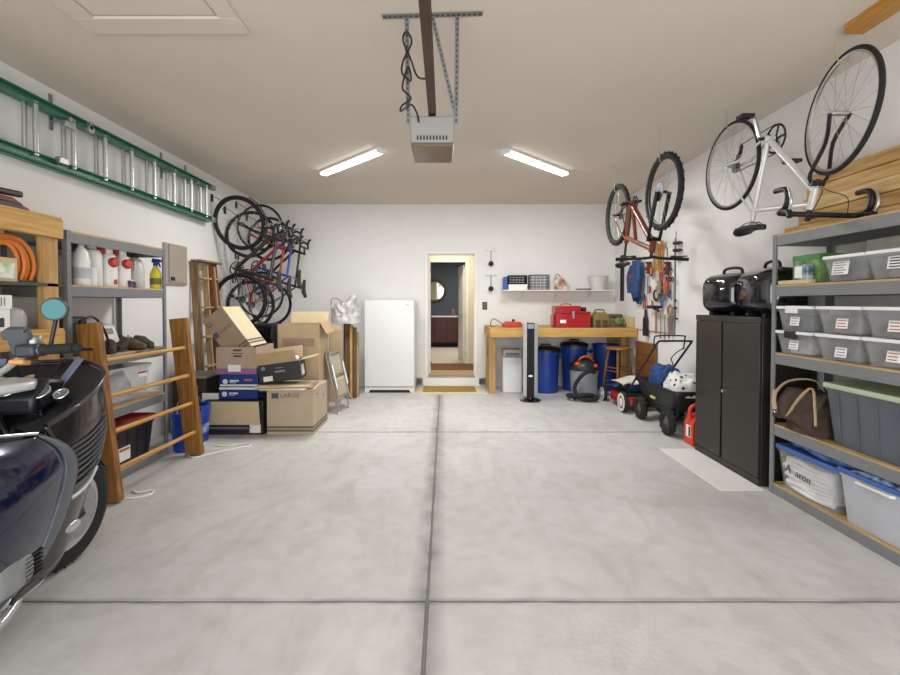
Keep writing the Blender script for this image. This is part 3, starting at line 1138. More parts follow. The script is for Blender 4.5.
UP = Matrix(((0, -1, 0, 0), (-1, 0, 0, 0), (0, 0, -1, 0), (0, 0, 0, 1)))   # upside down, front wheel towards the garage door
bike('white drop bar road bicycle hung upside down above the right shelving unit', Matrix.Translation((2.50, 3.509, 3.01)) @ Matrix.Scale(1.13, 4) @ UP, m_wf, m_kf, wb=1.002, style='road', steer=math.radians(12), seat=.60, tw=.013, crank=-1.8)
bike('orange mountain bicycle hung upside down from the ceiling beside the pegboard', Matrix.Translation((2.12, 5.12, 2.885)) @ UP, m_of, M('fork_black', '#1b1a1a', .3, .2), wb=1.195, R=.37, tw=.028, style='mtb', knob=True, rim=m_black, seat=.70, bar_w=.74, crank=.3)
HANG = Matrix(((0, 0, 1, 0), (0, -1, 0, 0), (1, 0, 0, 0), (0, 0, 0, 1)))   # nose up, tyres against the left wall


def hang(lab, y, zf, R, **k):
    wb = k['wb']
    return bike(lab, Matrix.Translation((XL + .012, y, zf - wb / 2)) @ HANG, group='bicycles hung nose up on the left wall', R=R, **k)


hang('black bicycle hung nose up on the left wall, nearest of the four', 6.20, 2.50, .362, frame=m_df, fork=m_kf, wb=1.02, tw=.024, style='road', rim=m_black, bar_w=.38, seat=.60, steer=.3, guards=m_kf, crank=.5, fat=1.35)
hang('red bicycle hung nose up on the left wall just behind the nearest black one', 6.56, 2.41, .345, frame=m_rf, fork=m_rf, wb=1.0, tw=.018, style='road', bar_w=.38, seat=.63, steer=-.2, crank=-.4, rim=m_black)
hang('blue bicycle hung nose up on the left wall, third from the front', 6.92, 2.56, .345, frame=m_bf, fork=m_rf, wb=1.0, tw=.017, style='road', bar_w=.40, seat=.66, crank=1.0)
hang('black and red bicycle hung nose up on the left wall, closest to the corner', 7.28, 2.44, .345, frame=m_kf, fork=m_rf, wb=1.02, tw=.017, style='road', bar_w=.40, seat=.62, crank=.2, rim=m_black)


def hook(name, label, group, pts, mat, plate=None):
    t = T(name, label, 'hook', pts[0], 0, group)
    MB().tube(smooth_path(pts, 5), .004, 8).build('hook', mat, t, w=True, smooth=60)
    if plate:
        MB().bx(*plate).build('wall_plate', m_black, t, w=True, bevel=.003)
    return t


hl = ['left wall hook holding the nearest black bicycle', 'left wall hook holding the red bicycle', 'left wall hook holding the blue bicycle', 'left wall hook holding the bicycle closest to the corner']
for i, (y, z, R) in enumerate(((6.20, 2.50, .362), (6.56, 2.41, .345), (6.92, 2.56, .345), (7.28, 2.44, .345))):
    x0 = XL
    zt = z + .245
    hook('bike_hook', hl[i], 'bicycle hooks on the left wall', [(x0 + .004, y + .0, zt + .09), (x0 + .05, y, zt + .10), (x0 + .165, y, zt + .02), (x0 + .19, y, zt - .045), (x0 + .165, y, zt - .075), (x0 + .14, y, zt - .05)], m_black, (x0, x0 + .012, y - .03, y + .03, zt + .04, zt + .14))
for lab, x, y, zt, R in (('ceiling hook holding the front wheel of the white bicycle', 2.50, 2.943, 3.01, .34), ('ceiling hook holding the rear wheel of the white bicycle', 2.50, 4.075, 3.01, .34),
                         ('ceiling hook holding the front wheel of the orange bicycle', 2.12, 4.5225, 2.885, .37), ('ceiling hook holding the rear wheel of the orange bicycle', 2.12, 5.7175, 2.885, .37)):
    tw2 = .052 if R > .35 else .03
    zr = zt - tw2 - .028
    top = ZC - (.06 if (x > 2.49 and y < 2.99) else 0)
    hook('bike_hook', lab, 'vinyl bicycle hooks on the ceiling', [(x - .045, y, top), (x - .045, y, top - .03), (x - .04, y, zr + .03), (x - .02, y, zr - .0), (x + .02, y, zr - .004), (x + .042, y, zr + .03)], M('beige_vinyl', '#b3a288', .5))
# ================================================================ back wall and the right corner
# upright freezer
t = T('upright_freezer', 'white upright freezer standing against the back wall left of the door', 'freezer', (-.884, 7.34, 0))
m_app = M('white_enamel', '#dddcd9', .3, 0, .02, 3, coat=.2)
MB().bx(-.395, .395, .085, .62, .06, 1.478).build('cabinet', m_app, t, bevel=.012)
MB().bx(-.40, .40, .0, .078, .10, 1.483).build('door', m_app, t, bevel=.018, seg=3)
MB().bx(-.385, .385, .078, .086, .11, 1.47).build('door_gasket', M('grey_gasket', '#9a9a98', .7), t)
k = MB()
k.prism([(-.395, .0), (-.34, .0), (-.31, .05), (.31, .05), (.34, .0), (.395, .0), (.395, .095), (-.395, .095)], 1, .02, .06)
k.build('kick_plate', m_app, t, bevel=.003)
MB().bx(-.33, .33, .06, .6, .0, .06).build('base', m_black, t)
g = MB()
g.bx(.25, .31, -.003, .001, 1.405, 1.413)
g.build('badge', m_inkg, t)
MB().tube([(-.385, -.0, .5), (-.385, -.012, .52), (-.385, -.012, 1.1), (-.385, 0, 1.12)], .006, 6).build('door_handle', m_app, t)

# wall fittings beside the door
for i, (v0, lab) in enumerate(((2.345, 'upper black ball hanging from a small T shaped wall hook right of the door'), (1.915, 'lower black ball hanging from a small T shaped wall hook right of the door'))):
    x = .787
    t = T('wall_hook', lab, 'wall hook', (x, YB, v0 - .26), 0, 'ball hooks right of the door')
    MB().bx(x - .10, x + .10, YB - .02, YB, v0 - .012, v0 + .006).build('bar', m_galv, t, w=True)
    MB().cyl((x, YB - .03, v0 - .2), (x, YB - .012, v0), .006, n=6).build('rod', m_galv, t, w=True)
    MB().ball((x, YB - .048, v0 - .235), .044, 18, 12).build('ball', m_black, t, w=True)
t = T('light_switch', 'dark double light switch plate on the back wall right of the door', 'switch', (.685, YB, 1.32))
MB().bx(-.042, .042, -.008, 0, 0, .135).build('plate', M('dark_brown_plate', '#3a3531', .4), t, bevel=.003)
for z in (.035, .085):
    MB().bx(-.012, .012, -.014, -.006, z, z + .03).build('rocker', M('rocker_grey', '#6a6661', .4), t)
for x, lab in ((-.455, 'grey outlet low on the back wall between freezer and door'), (.645, 'grey outlet low on the back wall between door and workbench')):
    t = T('wall_outlet', lab, 'outlet', (x, YB, .03), 0, 'outlets on the back wall')
    MB().bx(-.06, .06, -.03, 0, 0, .11).build('cover', M('grey_outlet', '#76787a', .5, .2), t, bevel=.004)
    MB().bx(-.035, .035, -.034, -.028, .02, .09).build('flap', M('dark_outlet', '#54565a', .5), t, bevel=.003)

# workbench
BT = 1.058
BY = 6.98
t = T('workbench', 'long pine workbench with a thick front beam along the back wall', 'workbench', (1.8, 7.5, 0))
MB().bx(.68, 2.90, BY + .045, 7.965, BT - .03, BT).build('worktop', wood('bench_top_wood', '#c9a05c', '#a87f42', .55, 0), t, w=True, bevel=.003)
MB().bx(.68, 2.91, BY, BY + .044, BT - .14, BT + .002).build('front_beam', wood('bench_beam_wood', '#c9a15a', '#b08542', .5, 0, .8), t, w=True, bevel=.005)
for x in (.70, 2.78):
    for y in (7.30, 7.84):
        MB().bx(x, x + .10, y, y + .10, 0, BT - .031).build('leg', m_pinez, t, w=True, bevel=.004)
MB().bx(.675, .70, BY + .045, 7.96, BT - .14, BT - .031).build('end_rail', m_pine, t, w=True)
MB().bx(.705, .80, 7.401, 7.839, .50, .54).build('side_rail', m_pine, t, w=True)
# brown panel against the right wall
tag(MB().bx(2.872, 2.905, 6.33, 6.97, 0, .87).build('plywood_panel', wood('brown_panel_wood', '#8a5a2e', '#6f4522', .5, 1), bevel=.003), 'brown plywood panel leaning on the right wall at the workbench end', 'panel')

m_rtool = M('red_toolbox_paint', '#a8141c', .3, .1, .06, 8, coat=.3)


def on_bench(name, label, cat, x, y, rz=0, z=BT):
    return T(name, label, cat, (x, y, z), rz)


t = on_bench('power_tool', 'flat orange red power tool at the left end of the workbench', 'tool', 1.05, 7.25)
k = MB()
k.prism([(-.15, .0), (.15, .0), (.15, .05), (.12, .085), (-.10, .09), (-.15, .05)], 1, -.09, .09)
k.build('body', M('orange_red_plastic', '#b8321f', .45), t, bevel=.012)
MB().cyl((.02, 0, .085), (.02, 0, .125), .022, n=14).build('knob', m_black, t, bevel=.004)
MB().tube(smooth_path([(-.14, 0, .04), (-.22, -.02, .10), (-.29, .0, .13), (-.33, .02, .08), (-.32, .05, .006), (-.26, .1, .006)], 6), .006, 6).build('cord', m_black, t)
t = on_bench('toolbox', 'large red metal toolbox standing on the workbench', 'toolbox', 1.965, 7.22)
MB().bx(-.27, .27, -.13, .13, 0, .215).build('body', m_rtool, t, bevel=.008)
MB().bx(-.275, .12, -.135, .135, .216, .335).build('lid', m_rtool, t, bevel=.012)
MB().bx(.122, .27, -.13, .13, .216, .245).build('side_lid', m_rtool, t, bevel=.006)
MB().tube(smooth_path([(-.16, 0, .33), (-.14, 0, .36), (-.02, 0, .36), (0, 0, .33)], 5), .008, 8).build('handle', m_rtool, t)
MB().bx(-.018, .018, -.15, -.128, .14, .25).build('latch', m_galv, t, bevel=.004)
MB().bx(-.20, -.11, -.132, -.129, .07, .12).build('paper_tag', m_paper, t)
MB().bx(-.3, -.277, -.1, .1, .02, .2).build('side_handle', m_rtool, t, bevel=.006)
k = MB().lathe([(.04, 0), (.042, .004), (.042, .06), (.036, .066)], (2.16, 7.22, BT + .247))
tag(k.build('tin_can', m_black, smooth=40), 'small black tin on the right end of the red toolbox', 'tin')
t = on_bench('tool_bag', 'olive tan tool bag with side pockets right of the red toolbox', 'bag', 2.41, 7.22)
m_olive = M('olive_canvas', '#8c7b46', .85, 0, .25, 20, bump=.4)
k = MB()
k.prism([(-.12, 0), (.12, 0), (.125, .16), (.07, .235), (-.07, .235), (-.125, .16)], 1, -.1, .1)
k.build('body', m_olive, t, bevel=.012)
for x in (-.06, .05):
    MB().bx(x - .035, x + .035, -.125, -.098, .01, .12).build('pocket', M('dark_brown_pocket', '#54452e', .85, bump=.2), t, bevel=.008)
MB().tube(smooth_path([(-.07, 0, .23), (-.06, 0, .27), (.06, 0, .27), (.07, 0, .23)], 5), .009, 8).build('handle', M('maroon_strap', '#5a2a24', .7), t)
k = MB()
rnd = random.Random(3)
for i in range(16):
    a = rnd.uniform(0, 2 * PI)
    r = rnd.uniform(0, .10)
    k.ball((2.70 + r * math.cos(a), 7.2 + r * math.sin(a) * .8, BT + .05 + rnd.uniform(0, .09) * (1 - r / .2)), (rnd.uniform(.03, .055), .045, rnd.uniform(.03, .05)), 10, 7)
tag(k.build('netting_bundle', M('green_netting', '#7d8f5c', .9, 0, .4, 30, col2='#55663c', bump=.6), smooth=50), 'crumpled bundle of green netting near the right end of workbench', 'netting', None, 'stuff')
t = on_bench('tackle_box', 'tan lidded case behind the green netting on the workbench', 'case', 2.68, 7.52)
MB().bx(-.17, .17, -.1, .1, 0, .14).build('body', M('tan_plastic', '#8c7a55', .5), t, bevel=.01)
MB().bx(-.175, .175, -.105, .105, .141, .2).build('lid', M('dark_tan_plastic', '#6b5a3a', .5), t, bevel=.02)
tag(MB().box((2.85, 7.13, BT + .085), (.08, .15, .17), (0, 0, .2)).build('wood_block', wood('pale_block', '#d6bf93', '#bda06e', .6, 2), bevel=.004), 'pale wooden block at the very right end of the workbench', 'block')
tag(MB().tube([(1.50, 7.5, BT + .004), (1.53, 7.62, BT + .2), (1.548, 7.70, BT + .34)], .006, 6).build('metal_rod', m_galv), 'thin metal rod leaning above the workbench left of the red toolbox', 'rod') if False else None

# shelf on the back wall
SZ = 1.655
t = T('wall_shelf', 'long white wall shelf mounted above the workbench', 'shelf', (1.88, YB, SZ - .14))
MB().bx(.965, 2.79, 7.68, YB - .001, SZ - .02, SZ).build('shelf_board', M('white_melamine', '#e9e7e2', .4), t, w=True, bevel=.002)
for x in (1.32, 1.88, 2.45):
    k = MB()
    k.bx(x - .01, x + .01, YB - .012, YB - .001, SZ - .14, SZ - .021)
    k.beam((x, YB - .012, SZ - .13), (x, 7.74, SZ - .026), .014, .008, up=(1, 0, 0))
    k.build('bracket', m_white, t, w=True)


def crate(name, label, x0, x1, y0, y1, z0, h, mat, n, wire, nz=4, group=None):
    t = T(name, label, 'basket', ((x0 + x1) / 2, (y0 + y1) / 2, z0), 0, group)
    k = MB()
    for y in (y0, y1):
        for i in range(n + 1):
            x = x0 + (x1 - x0) * i / n
            k.cyl((x, y, z0), (x, y, z0 + h), wire, n=5)
    for x in (x0, x1):
        for i in range(n + 1):
            y = y0 + (y1 - y0) * i / n
            k.cyl((x, y, z0), (x, y, z0 + h), wire, n=5)
    for j in range(nz + 1):
        z = z0 + wire + (h - wire) * j / nz
        r = wire * (1.6 if j in (0, nz) else 1)
        k.tube([(x0, y0, z), (x1, y0, z), (x1, y1, z), (x0, y1, z)], r, 5, True)
    for i in range(n + 1):
        x = x0 + (x1 - x0) * i / n
        k.cyl((x, y0, z0 + wire), (x, y1, z0 + wire), wire, n=5)
    k.build('wire_frame', mat, t, w=True)
    return t


crate('crate', 'black grid crate lying on a white box at the left end of shelf', 1.06, 1.365, 7.73, 7.93, SZ + .10, .135, m_black, 6, .006, 3)
tag(MB().bx(1.06, 1.37, 7.72, 7.94, SZ, SZ + .092).build('carton', m_paper, bevel=.004), 'low white carton under the black grid crate on the wall shelf', 'box')
tag(MB().bx(.985, 1.045, 7.74, 7.92, SZ, SZ + .215).build('binder', M('blue_carton', '#2f57a5', .5), bevel=.004), 'upright blue box at the far left end of the wall shelf', 'box')
crate('wire_basket', 'square black wire basket standing on the wall shelf', 1.425, 1.745, 7.74, 7.95, SZ, .25, m_dsteel, 5, .0032, 5)
t = T('tote_bag', 'crumpled cream bag with brown swirls on the wall shelf', 'bag', (1.98, 7.83, SZ))
k = MB()
rings = []
for i in range(10):
    q = i / 9
    rings.append([((.13 * (1 - .45 * q ** 2)) * math.cos(a) * (1 + .12 * math.sin(3 * a + 5 * q)) - .05 * q, (.09 * (1 - .4 * q)) * math.sin(a) * (1 + .12 * math.sin(4 * a + q * 3)), .2 * q + .012 * math.sin(3 * a) * q) for a in [2 * PI * j / 24 for j in range(24)]])
k.loft(rings)
k.build('body', M('cream_brown_swirl', '#e2d8c8', .85, col2='#9a6f4c', scale=9, detail=2, bump=.2), t, smooth=60)
MB().tube(smooth_path([(-.1, 0, .17), (-.12, -.03, .25), (-.07, -.03, .26), (-.02, 0, .2)], 5), .006, 6).build('strap', M('dark_strap', '#5a4a40', .8), t)
tag(MB().bx(2.215, 2.43, 7.72, 7.86, SZ, SZ + .022).build('flat_case', m_black, bevel=.006), 'flat black case lying on the wall shelf beside the white basin', 'case')
k = MB().lathe([(.12, 0), (.165, .22), (.178, .225), (.178, .232), (.162, .232), (.118, .008)], (2.58, 7.82, SZ), n=32)
k2 = k.build('basin', M('milky_plastic', '#e4e2dc', .4, alpha=.9), smooth=40)
tag(k2, 'milky white plastic basin at the right end of the wall shelf', 'basin')

# under the bench
t = T('dehumidifier', 'white boxy dehumidifier on the floor under the left workbench end', 'dehumidifier', (1.075, 7.46, 0))
MB().bx(-.155, .155, -.11, .13, .0, .575).build('body', m_app, t, bevel=.02)
MB().bx(-.15, .15, -.105, .125, .578, .70).build('top_housing', M('grey_grille', '#b4b5b4', .5), t, bevel=.02)
MB().bx(-.11, .11, -.112, -.1, .60, .64).build('control_panel', M('dark_panel', '#6a6c6e', .4), t, bevel=.004)

m_fanb = M('matte_black', '#08080a', .6)
t = T('tower_fan', 'black and silver tower fan standing before the workbench', 'fan', (1.255, 6.79, 0), -.12)
MB().lathe([(.155, 0), (.155, .012), (.12, .028), (.06, .04), (.05, .075)], n=32).build('base', m_gloss, t, smooth=40)
k = MB()
for s in (-1, 1):
    k.prism([(s * .055, -.075), (s * .105, -.03), (s * .105, .03), (s * .075, .075), (s * .055, .075)], 2, .07, 1.145)
k.build('housing', M('silver_plastic', '#bdbfc0', .4, .1), t, bevel=.006)
MB().bx(-.054, .054, -.05, .07, .07, 1.145).build('column', m_fanb, t, bevel=.004)
k = MB()
for i in range(34):
    z = .12 + i * .0275
    k.bx(-.053, .053, -.068, -.05, z, z + .010)
for x in (-.02, .02):
    k.bx(x - .003, x + .003, -.071, -.066, .11, 1.06)
k.build('grille', m_fanb, t)
MB().bx(-.028, .028, -.073, -.05, .36, .385).build('badge', m_white, t)
MB().bx(-.05, .05, -.072, -.05, 1.06, 1.135).build('control_panel', m_gloss, t, bevel=.004)


def barrel(label, x, y, r, h, lid):
    t = T('rubbish_bin', label, 'bin', (x, y, 0), 0, 'blue round bins under the workbench')
    MB().lathe([(r * .82, 0), (r * .84, .012), (r * .97, h - .05), (r * 1.02, h - .045), (r * 1.02, h), (r * .94, h), (r * .8, .02)], n=36).build('body', m_blue, t, smooth=40)
    if lid:
        MB().lathe([(r * 1.03, h - .012), (r * 1.06, h - .01), (r * 1.06, h + .02), (r * .9, h + .045), (r * .4, h + .06), (.001, h + .062)], n=36).build('lid', m_black, t, smooth=40)
        MB().tube(smooth_path([(-.07, 0, h + .05), (-.06, 0, h + .085), (.06, 0, h + .085), (.07, 0, h + .05)], 4), .011, 8).build('handle', m_black, t)
    for s in (-1, 1):
        MB().tube(smooth_path([(s * r * .99, -.07, h - .1), (s * (r + .05), -.05, h - .12), (s * (r + .05), .05, h - .12), (s * r * .99, .07, h - .1)], 4), .012, 8).build('side_handle', m_blue, t)


barrel('blue round bin with black lid, left of three under the workbench', 1.63, 7.48, .225, .68, True)
barrel('blue round bin with black lid, middle of three under the workbench', 2.14, 7.66, .215, .74, True)
barrel('blue round bin without a lid, right of three under the workbench', 2.655, 7.66, .20, .76, False)

# shop vacuum
t = T('shop_vacuum', 'grey drum shop vacuum with black hose in front of the blue bins', 'vacuum', (2.10, 6.98, 0))
m_vac = M('grey_vac_drum', '#8b8f97', .45, 0, .12, 6)
MB().lathe([(.17, .06), (.19, .07), (.205, .40), (.215, .41), (.215, .43)], n=32).build('drum', m_vac, t, smooth=40)
MB().lathe([(.22, .43), (.225, .46), (.19, .53), (.12, .58), (.06, .60)], n=32).build('motor_head', m_black, t, smooth=40)
MB().tube(smooth_path([(-.12, -.05, .52), (-.06, -.08, .62), (.06, -.08, .63), (.14, -.05, .53)], 5), .016, 8).build('handle', M('orange_handle', '#b04a2a', .5), t)
for x, y, z in ((-.13, -.12, .53), (.12, -.14, .5)):
    MB().ball((x, y, z), (.045, .045, .035), 12, 8).build('latch', M('orange_red_latch', '#c23b24', .4), t)
k = MB()
k.tube(smooth_path([(.1, -.19, .42), (.0, -.25, .44), (-.12, -.25, .36), (-.2, -.22, .2), (-.16, -.28, .06), (.0, -.33, .04), (.1, -.31, .05), (.05, -.27, .09), (-.1, -.3, .10), (-.24, -.24, .07), (-.27, -.1, .06), (-.2, -.02, .05)], 8), .028, 10)
k.build('hose', m_rubber, t, smooth=60)
for a in range(4):
    an = a * PI / 2 + .6
    MB().box((.17 * math.cos(an), .17 * math.sin(an), .05), (.08, .05, .04), (0, 0, an)).build('caster_arm', m_black, t, bevel=.006)
    c = Vector((.21 * math.cos(an), .21 * math.sin(an), .028))
    MB().cyl(c + Vector((-.012 * math.sin(an), .012 * math.cos(an), 0)), c - Vector((-.012 * math.sin(an), .012 * math.cos(an), 0)), .028, n=14).build('caster', m_black, t)
# wooden stool
t = T('bar_stool', 'tall round wooden bar stool beside the blue bins', 'stool', (2.63, 7.02, 0), .4)
m_stool = wood('stool_wood', '#a8763f', '#85572a', .45, 0, .8)
m_stoolz = wood('stool_leg_wood', '#8f5f33', '#6e4522', .45, 2, .8)
MB().lathe([(.175, .735), (.19, .742), (.19, .765), (.178, .772)], n=36).build('seat', m_stool, t, smooth=30)
F = []
for i in range(4):
    a = i * PI / 2 + PI / 4
    p0 = Vector((.245 * math.cos(a), .245 * math.sin(a), .003))
    p1 = Vector((.13 * math.cos(a), .13 * math.sin(a), .74))
    F.append((p0, p1))
    MB().tube([p0, p0 * .5 + p1 * .5, p1], .018, 12, rr=[.014, .019, .016]).build('leg', m_stoolz, t)
for i in range(4):
    for q in ((.22, .55)[i % 2], (.32, .62)[i % 2]):
        a0, a1 = F[i], F[(i + 1) % 4]
        MB().cyl(a0[0].lerp(a0[1], q), a1[0].lerp(a1[1], q), .010, n=10).build('rung', m_stoolz, t)

# lawn mower
t = T('lawn_mower', 'red push lawn mower with white wheels by the right wall', 'lawn mower', (2.585, 6.42, 0))
m_deck = M('red_mower_deck', '#a01c1e', .35, .1, .15, 8, coat=.2)
k = MB()
rings = []
for z, s in ((.07, 1.), (.16, 1.), (.19, .93), (.20, .8)):
    rings.append([(.215 * s * math.copysign(abs(math.cos(a)) ** .5, math.cos(a)), .33 * s * math.copysign(abs(math.sin(a)) ** .6, math.sin(a)), z) for a in [2 * PI * j / 36 for j in range(36)]])
k.loft(rings)
k.build('deck', m_deck, t, smooth=50)
MB().box((.0, .0, .205), (.37, .60, .07)).build('upper_shroud', m_black, t, bevel=.03, seg=3)
MB().lathe([(.13, .20), (.14, .25), (.14, .31), (.10, .34), (.09, .37)], (0, .05, 0), n=28).build('engine', m_black, t, smooth=40)
MB().box((.0, -.11, .28), (.16, .12, .10)).build('fuel_tank', M('blue_engine_cover', '#24407e', .4), t, bevel=.02)
MB().box((-.10, .23, .235), (.14, .16, .07)).build('air_filter', M('blue_engine_cover', '', .4), t, bevel=.02)
for x in (-1, 1):
    for y, r in ((-.36, .135), (.38, .105)):
        k = MB()
        k.lathe([(r * .72, -.028), (r * .98, -.024), (r, -.012), (r, .012), (r * .98, .024), (r * .72, .028)], (x * .245, y, r), (x, 0, 0), 30)
        wo = k.build('wheel', m_rubber, t, smooth=40)
        h = MB()
        h.lathe([(r * .90, .022), (r * .88, .031), (r * .5, .027), (r * .22, .033), (r * .2, .04)], (x * .245, y, r), (x, 0, 0), 28)
        h.build('hub_cap', M('white_hub', '#dcdad2', .5), wo, smooth=30)
    MB().tube(smooth_path([(x * .19, -.33, .2), (x * .19, -.45, .33), (x * .19, -.82, .66), (x * .19, -1.2, .98)], 5), .012, 8).build('handle_leg', m_black, t)
MB().tube(smooth_path([(-.19, -1.17, .955), (-.185, -1.225, 1.0), (-.15, -1.24, 1.01), (.15, -1.24, 1.01), (.185, -1.225, 1.0), (.19, -1.17, .955)], 4), .012, 8).build('handle_bar', m_black, t)
MB().tube(smooth_path([(-.17, -1.08, .90), (-.175, -1.10, 1.03), (-.14, -1.12, 1.06), (.14, -1.12, 1.06), (.175, -1.10, 1.03), (.17, -1.08, .90)], 4), .008, 8).build('control_bail', m_black, t)
MB().tube(smooth_path([(.17, -1.1, .92), (.10, -1.06, .86), (.08, -.98, .78), (.15, -.88, .7), (.19, -.75, .59)], 5), .006, 6).build('cable', m_black, t)
k = MB()
k.T = Matrix.Translation((2.55, 6.30, .335))
k.grid(lambda u, v: (-.2 + .4 * u, -.2 + .4 * v, .045 + .05 * math.sin(PI * u) * math.sin(PI * v) + .014 * math.sin(11 * u + 3 * v) - .10 * max(0, abs(u - .5) - .3)), 18, 18)
tag(k.build('dust_sheet', M('pale_dust_sheet', '#d5cfc5', .9, 0, .15, 20, bump=.3), smooth=60, solid=.02), 'pale folded dust sheet lying on top of the lawn mower', 'cloth')

# utility cart
t = T('utility_cart', 'black dump cart with knobby wheels by the right wall behind the cabinet', 'cart', (2.645, 5.37, 0))
m_tub = M('black_poly_tub', '#1b1b1d', .5, 0, .15, 10)


def rrect(hx, hy, z, r=.06):
    pts = []
    for cx, cy, a0 in ((hx - r, hy - r, 0), (-hx + r, hy - r, 1), (-hx + r, -hy + r, 2), (hx - r, -hy + r, 3)):
        for i in range(5):
            a = (a0 + i / 4) * PI / 2
            pts.append((cx + r * math.cos(a), cy + r * math.sin(a), z))
    return pts


k = MB()
k.loft([rrect(.17, .40, .26), rrect(.215, .50, .46), rrect(.235, .525, .465), rrect(.235, .525, .50), rrect(.215, .505, .50), rrect(.165, .39, .28)])
k.build('tub', m_tub, t, smooth=40)
k = MB()
for x in (-.13, .13):
    k.beam((x, -.4, .225), (x, .42, .225), .03, .03)
for y in (-.36, .34):
    k.beam((-.2, y, .17), (.2, y, .17), .03, .03)
    for x in (-.13, .13):
        k.beam((x, y, .15), (x, y, .26), .03, .03, up=(1, 0, 0))
k.build('chassis', m_dsteel, t)
for x in (-1, 1):
    for y in (-.36, .34):
        c = Vector((x * .222, y, .145))
        k = MB()
        k.ring(c, (1, 0, 0), .105, .04, 30, 10)
        for i in range(22):
            a = 2 * PI * i / 22
            k.box(c + Vector(((.015 if i % 2 else -.015), .136 * math.cos(a), .136 * math.sin(a))), (.04, .02, .010), (a + PI / 2, 0, 0))
        wo = k.build('wheel', m_rubber, t, smooth=50)
        MB().lathe([(.075, -.02), (.075, .012), (.05, .016), (.03, .03), (.02, .035)], c, (x, 0, 0), 24).build('hub', M('bronze_hub', '#6d6152', .4, .5), wo, smooth=40)
MB().bx(-.238, -.232, -.08, .04, .33, .36).build('badge', M('yellow_badge', '#cdbf6a', .5), t)
MB().tube(smooth_path([(0, -.40, .2), (0, -.53, .24), (.02, -.56, .5), (.02, -.555, .58)], 5), .012, 8).build('pull_handle', m_dsteel, t)


def motif(name, base, ink, scale=16., th=.3):
    """cloth with scattered dark print motifs"""
    m = M(name, base, .9, 0, .08, 20, bump=.3)
    nt = m.node_tree
    b = nt.nodes['Principled BSDF']
    tc = nt.nodes.new('ShaderNodeTexCoord')
    v = nt.nodes.new('ShaderNodeTexVoronoi')
    v.inputs['Scale'].default_value = scale
    lt = nt.nodes.new('ShaderNodeMath')
    lt.operation = 'LESS_THAN'
    lt.inputs[1].default_value = th
    mx = nt.nodes.new('ShaderNodeMix')
    mx.data_type = 'RGBA'
    old = b.inputs['Base Color'].links[0].from_socket
    nt.links.new(tc.outputs['Object'], v.inputs['Vector'])
    nt.links.new(v.outputs['Distance'], lt.inputs[0])
    nt.links.new(lt.outputs[0], mx.inputs[0])
    nt.links.new(old, mx.inputs[6])
    mx.inputs[7].default_value = lin(ink)
    nt.links.new(mx.outputs[2], b.inputs['Base Color'])
    return m


cloth_heap('patterned_blanket', 'white blanket with black motifs heaped in the near end of cart', (2.65, 5.11, .43), (.20, .25, .22), motif('white_black_motif', '#e0deda', '#35333a', 15, .26), 4)
cloth_heap('blue_blanket', 'blue blanket bunched in the far end of the black cart', (2.66, 5.58, .43), (.17, .23, .24), M('denim_blue_cloth', '#2c4a80', .9, 0, .35, 14, bump=.5), 9)
# fuel can
t = T('fuel_can', 'red plastic fuel can on the floor beside the charcoal cabinet', 'fuel can', (2.62, 4.675, 0))
m_fuel = M('red_orange_poly', '#cf3f1c', .4, 0, .08, 6)
k = MB()
k.prism([(-.15, .01), (-.14, 0), (.14, 0), (.15, .01), (.15, .22), (.12, .28), (.05, .30), (-.05, .31), (-.11, .29), (-.15, .22)], 1, -.085, .085)
k.build('body', m_fuel, t, bevel=.02, seg=3)
MB().tube(smooth_path([(-.13, 0, .24), (-.135, 0, .35), (-.09, 0, .395), (-.02, 0, .39), (.03, 0, .34), (.04, 0, .285)], 6), .02, 10).build('handle', m_fuel, t, smooth=60)
MB().cyl((.1, 0, .27), (.1, 0, .335), .03, n=18).build('cap', m_black, t, bevel=.004)
MB().bx(-.152, -.149, -.05, .04, .08, .2).build('paper_tag', m_paper, t)
MB().bx(-.1535, -.151, -.045, -.01, .09, .19).build('print', m_ink, t)

# pegboard and the tools on it
t = T('pegboard', 'white pegboard with hanging tools on the right wall over the mower', 'pegboard', (XR, 6.46, 1.05))
P0, P1, Q0, Q1 = 5.87, 7.06, 1.05, 2.26
MB().bx(XR - .02, XR - .001, P0, P1, Q0, Q1).build('board', M('white_hardboard', '', ''), t, w=True)
k = MB()
for i in range(18):
    for j in range(18):
        y, z = P0 + .04 + i * .0655, Q0 + .04 + j * .0665
        k.cyl((XR - .0206, y, z), (XR - .0195, y, z), .004, n=6)
o = k.build('holes', m_black, t, w=True)
o['kind'] = 'stuff'
k = MB()
k.bx(XR - .023, XR - .001, P0 - .007, P0, Q0 - .007, Q1)
k.bx(XR - .023, XR - .001, P0, P1, Q0 - .007, Q0)
k.build('frame', m_galv, t, w=True)


def pegp(u, v, x=2.865):
    y = 463 * x / (u - 445)
    return Vector((x, y, 1.436 - (v - 303) / 463 * y * 1.0))


m_hand = {'red': M('red_grip', '#a02822', .5), 'blue': M('blue_grip', '#27509a', .5), 'yellow': M('yellow_grip', '#d3a63a', .5), 'black': m_black, 'wood': wood('tool_handle_wood', '#b98b52', '#94683a', .5, 2), 'orange': M('orange_grip', '#c4682c', .5)}


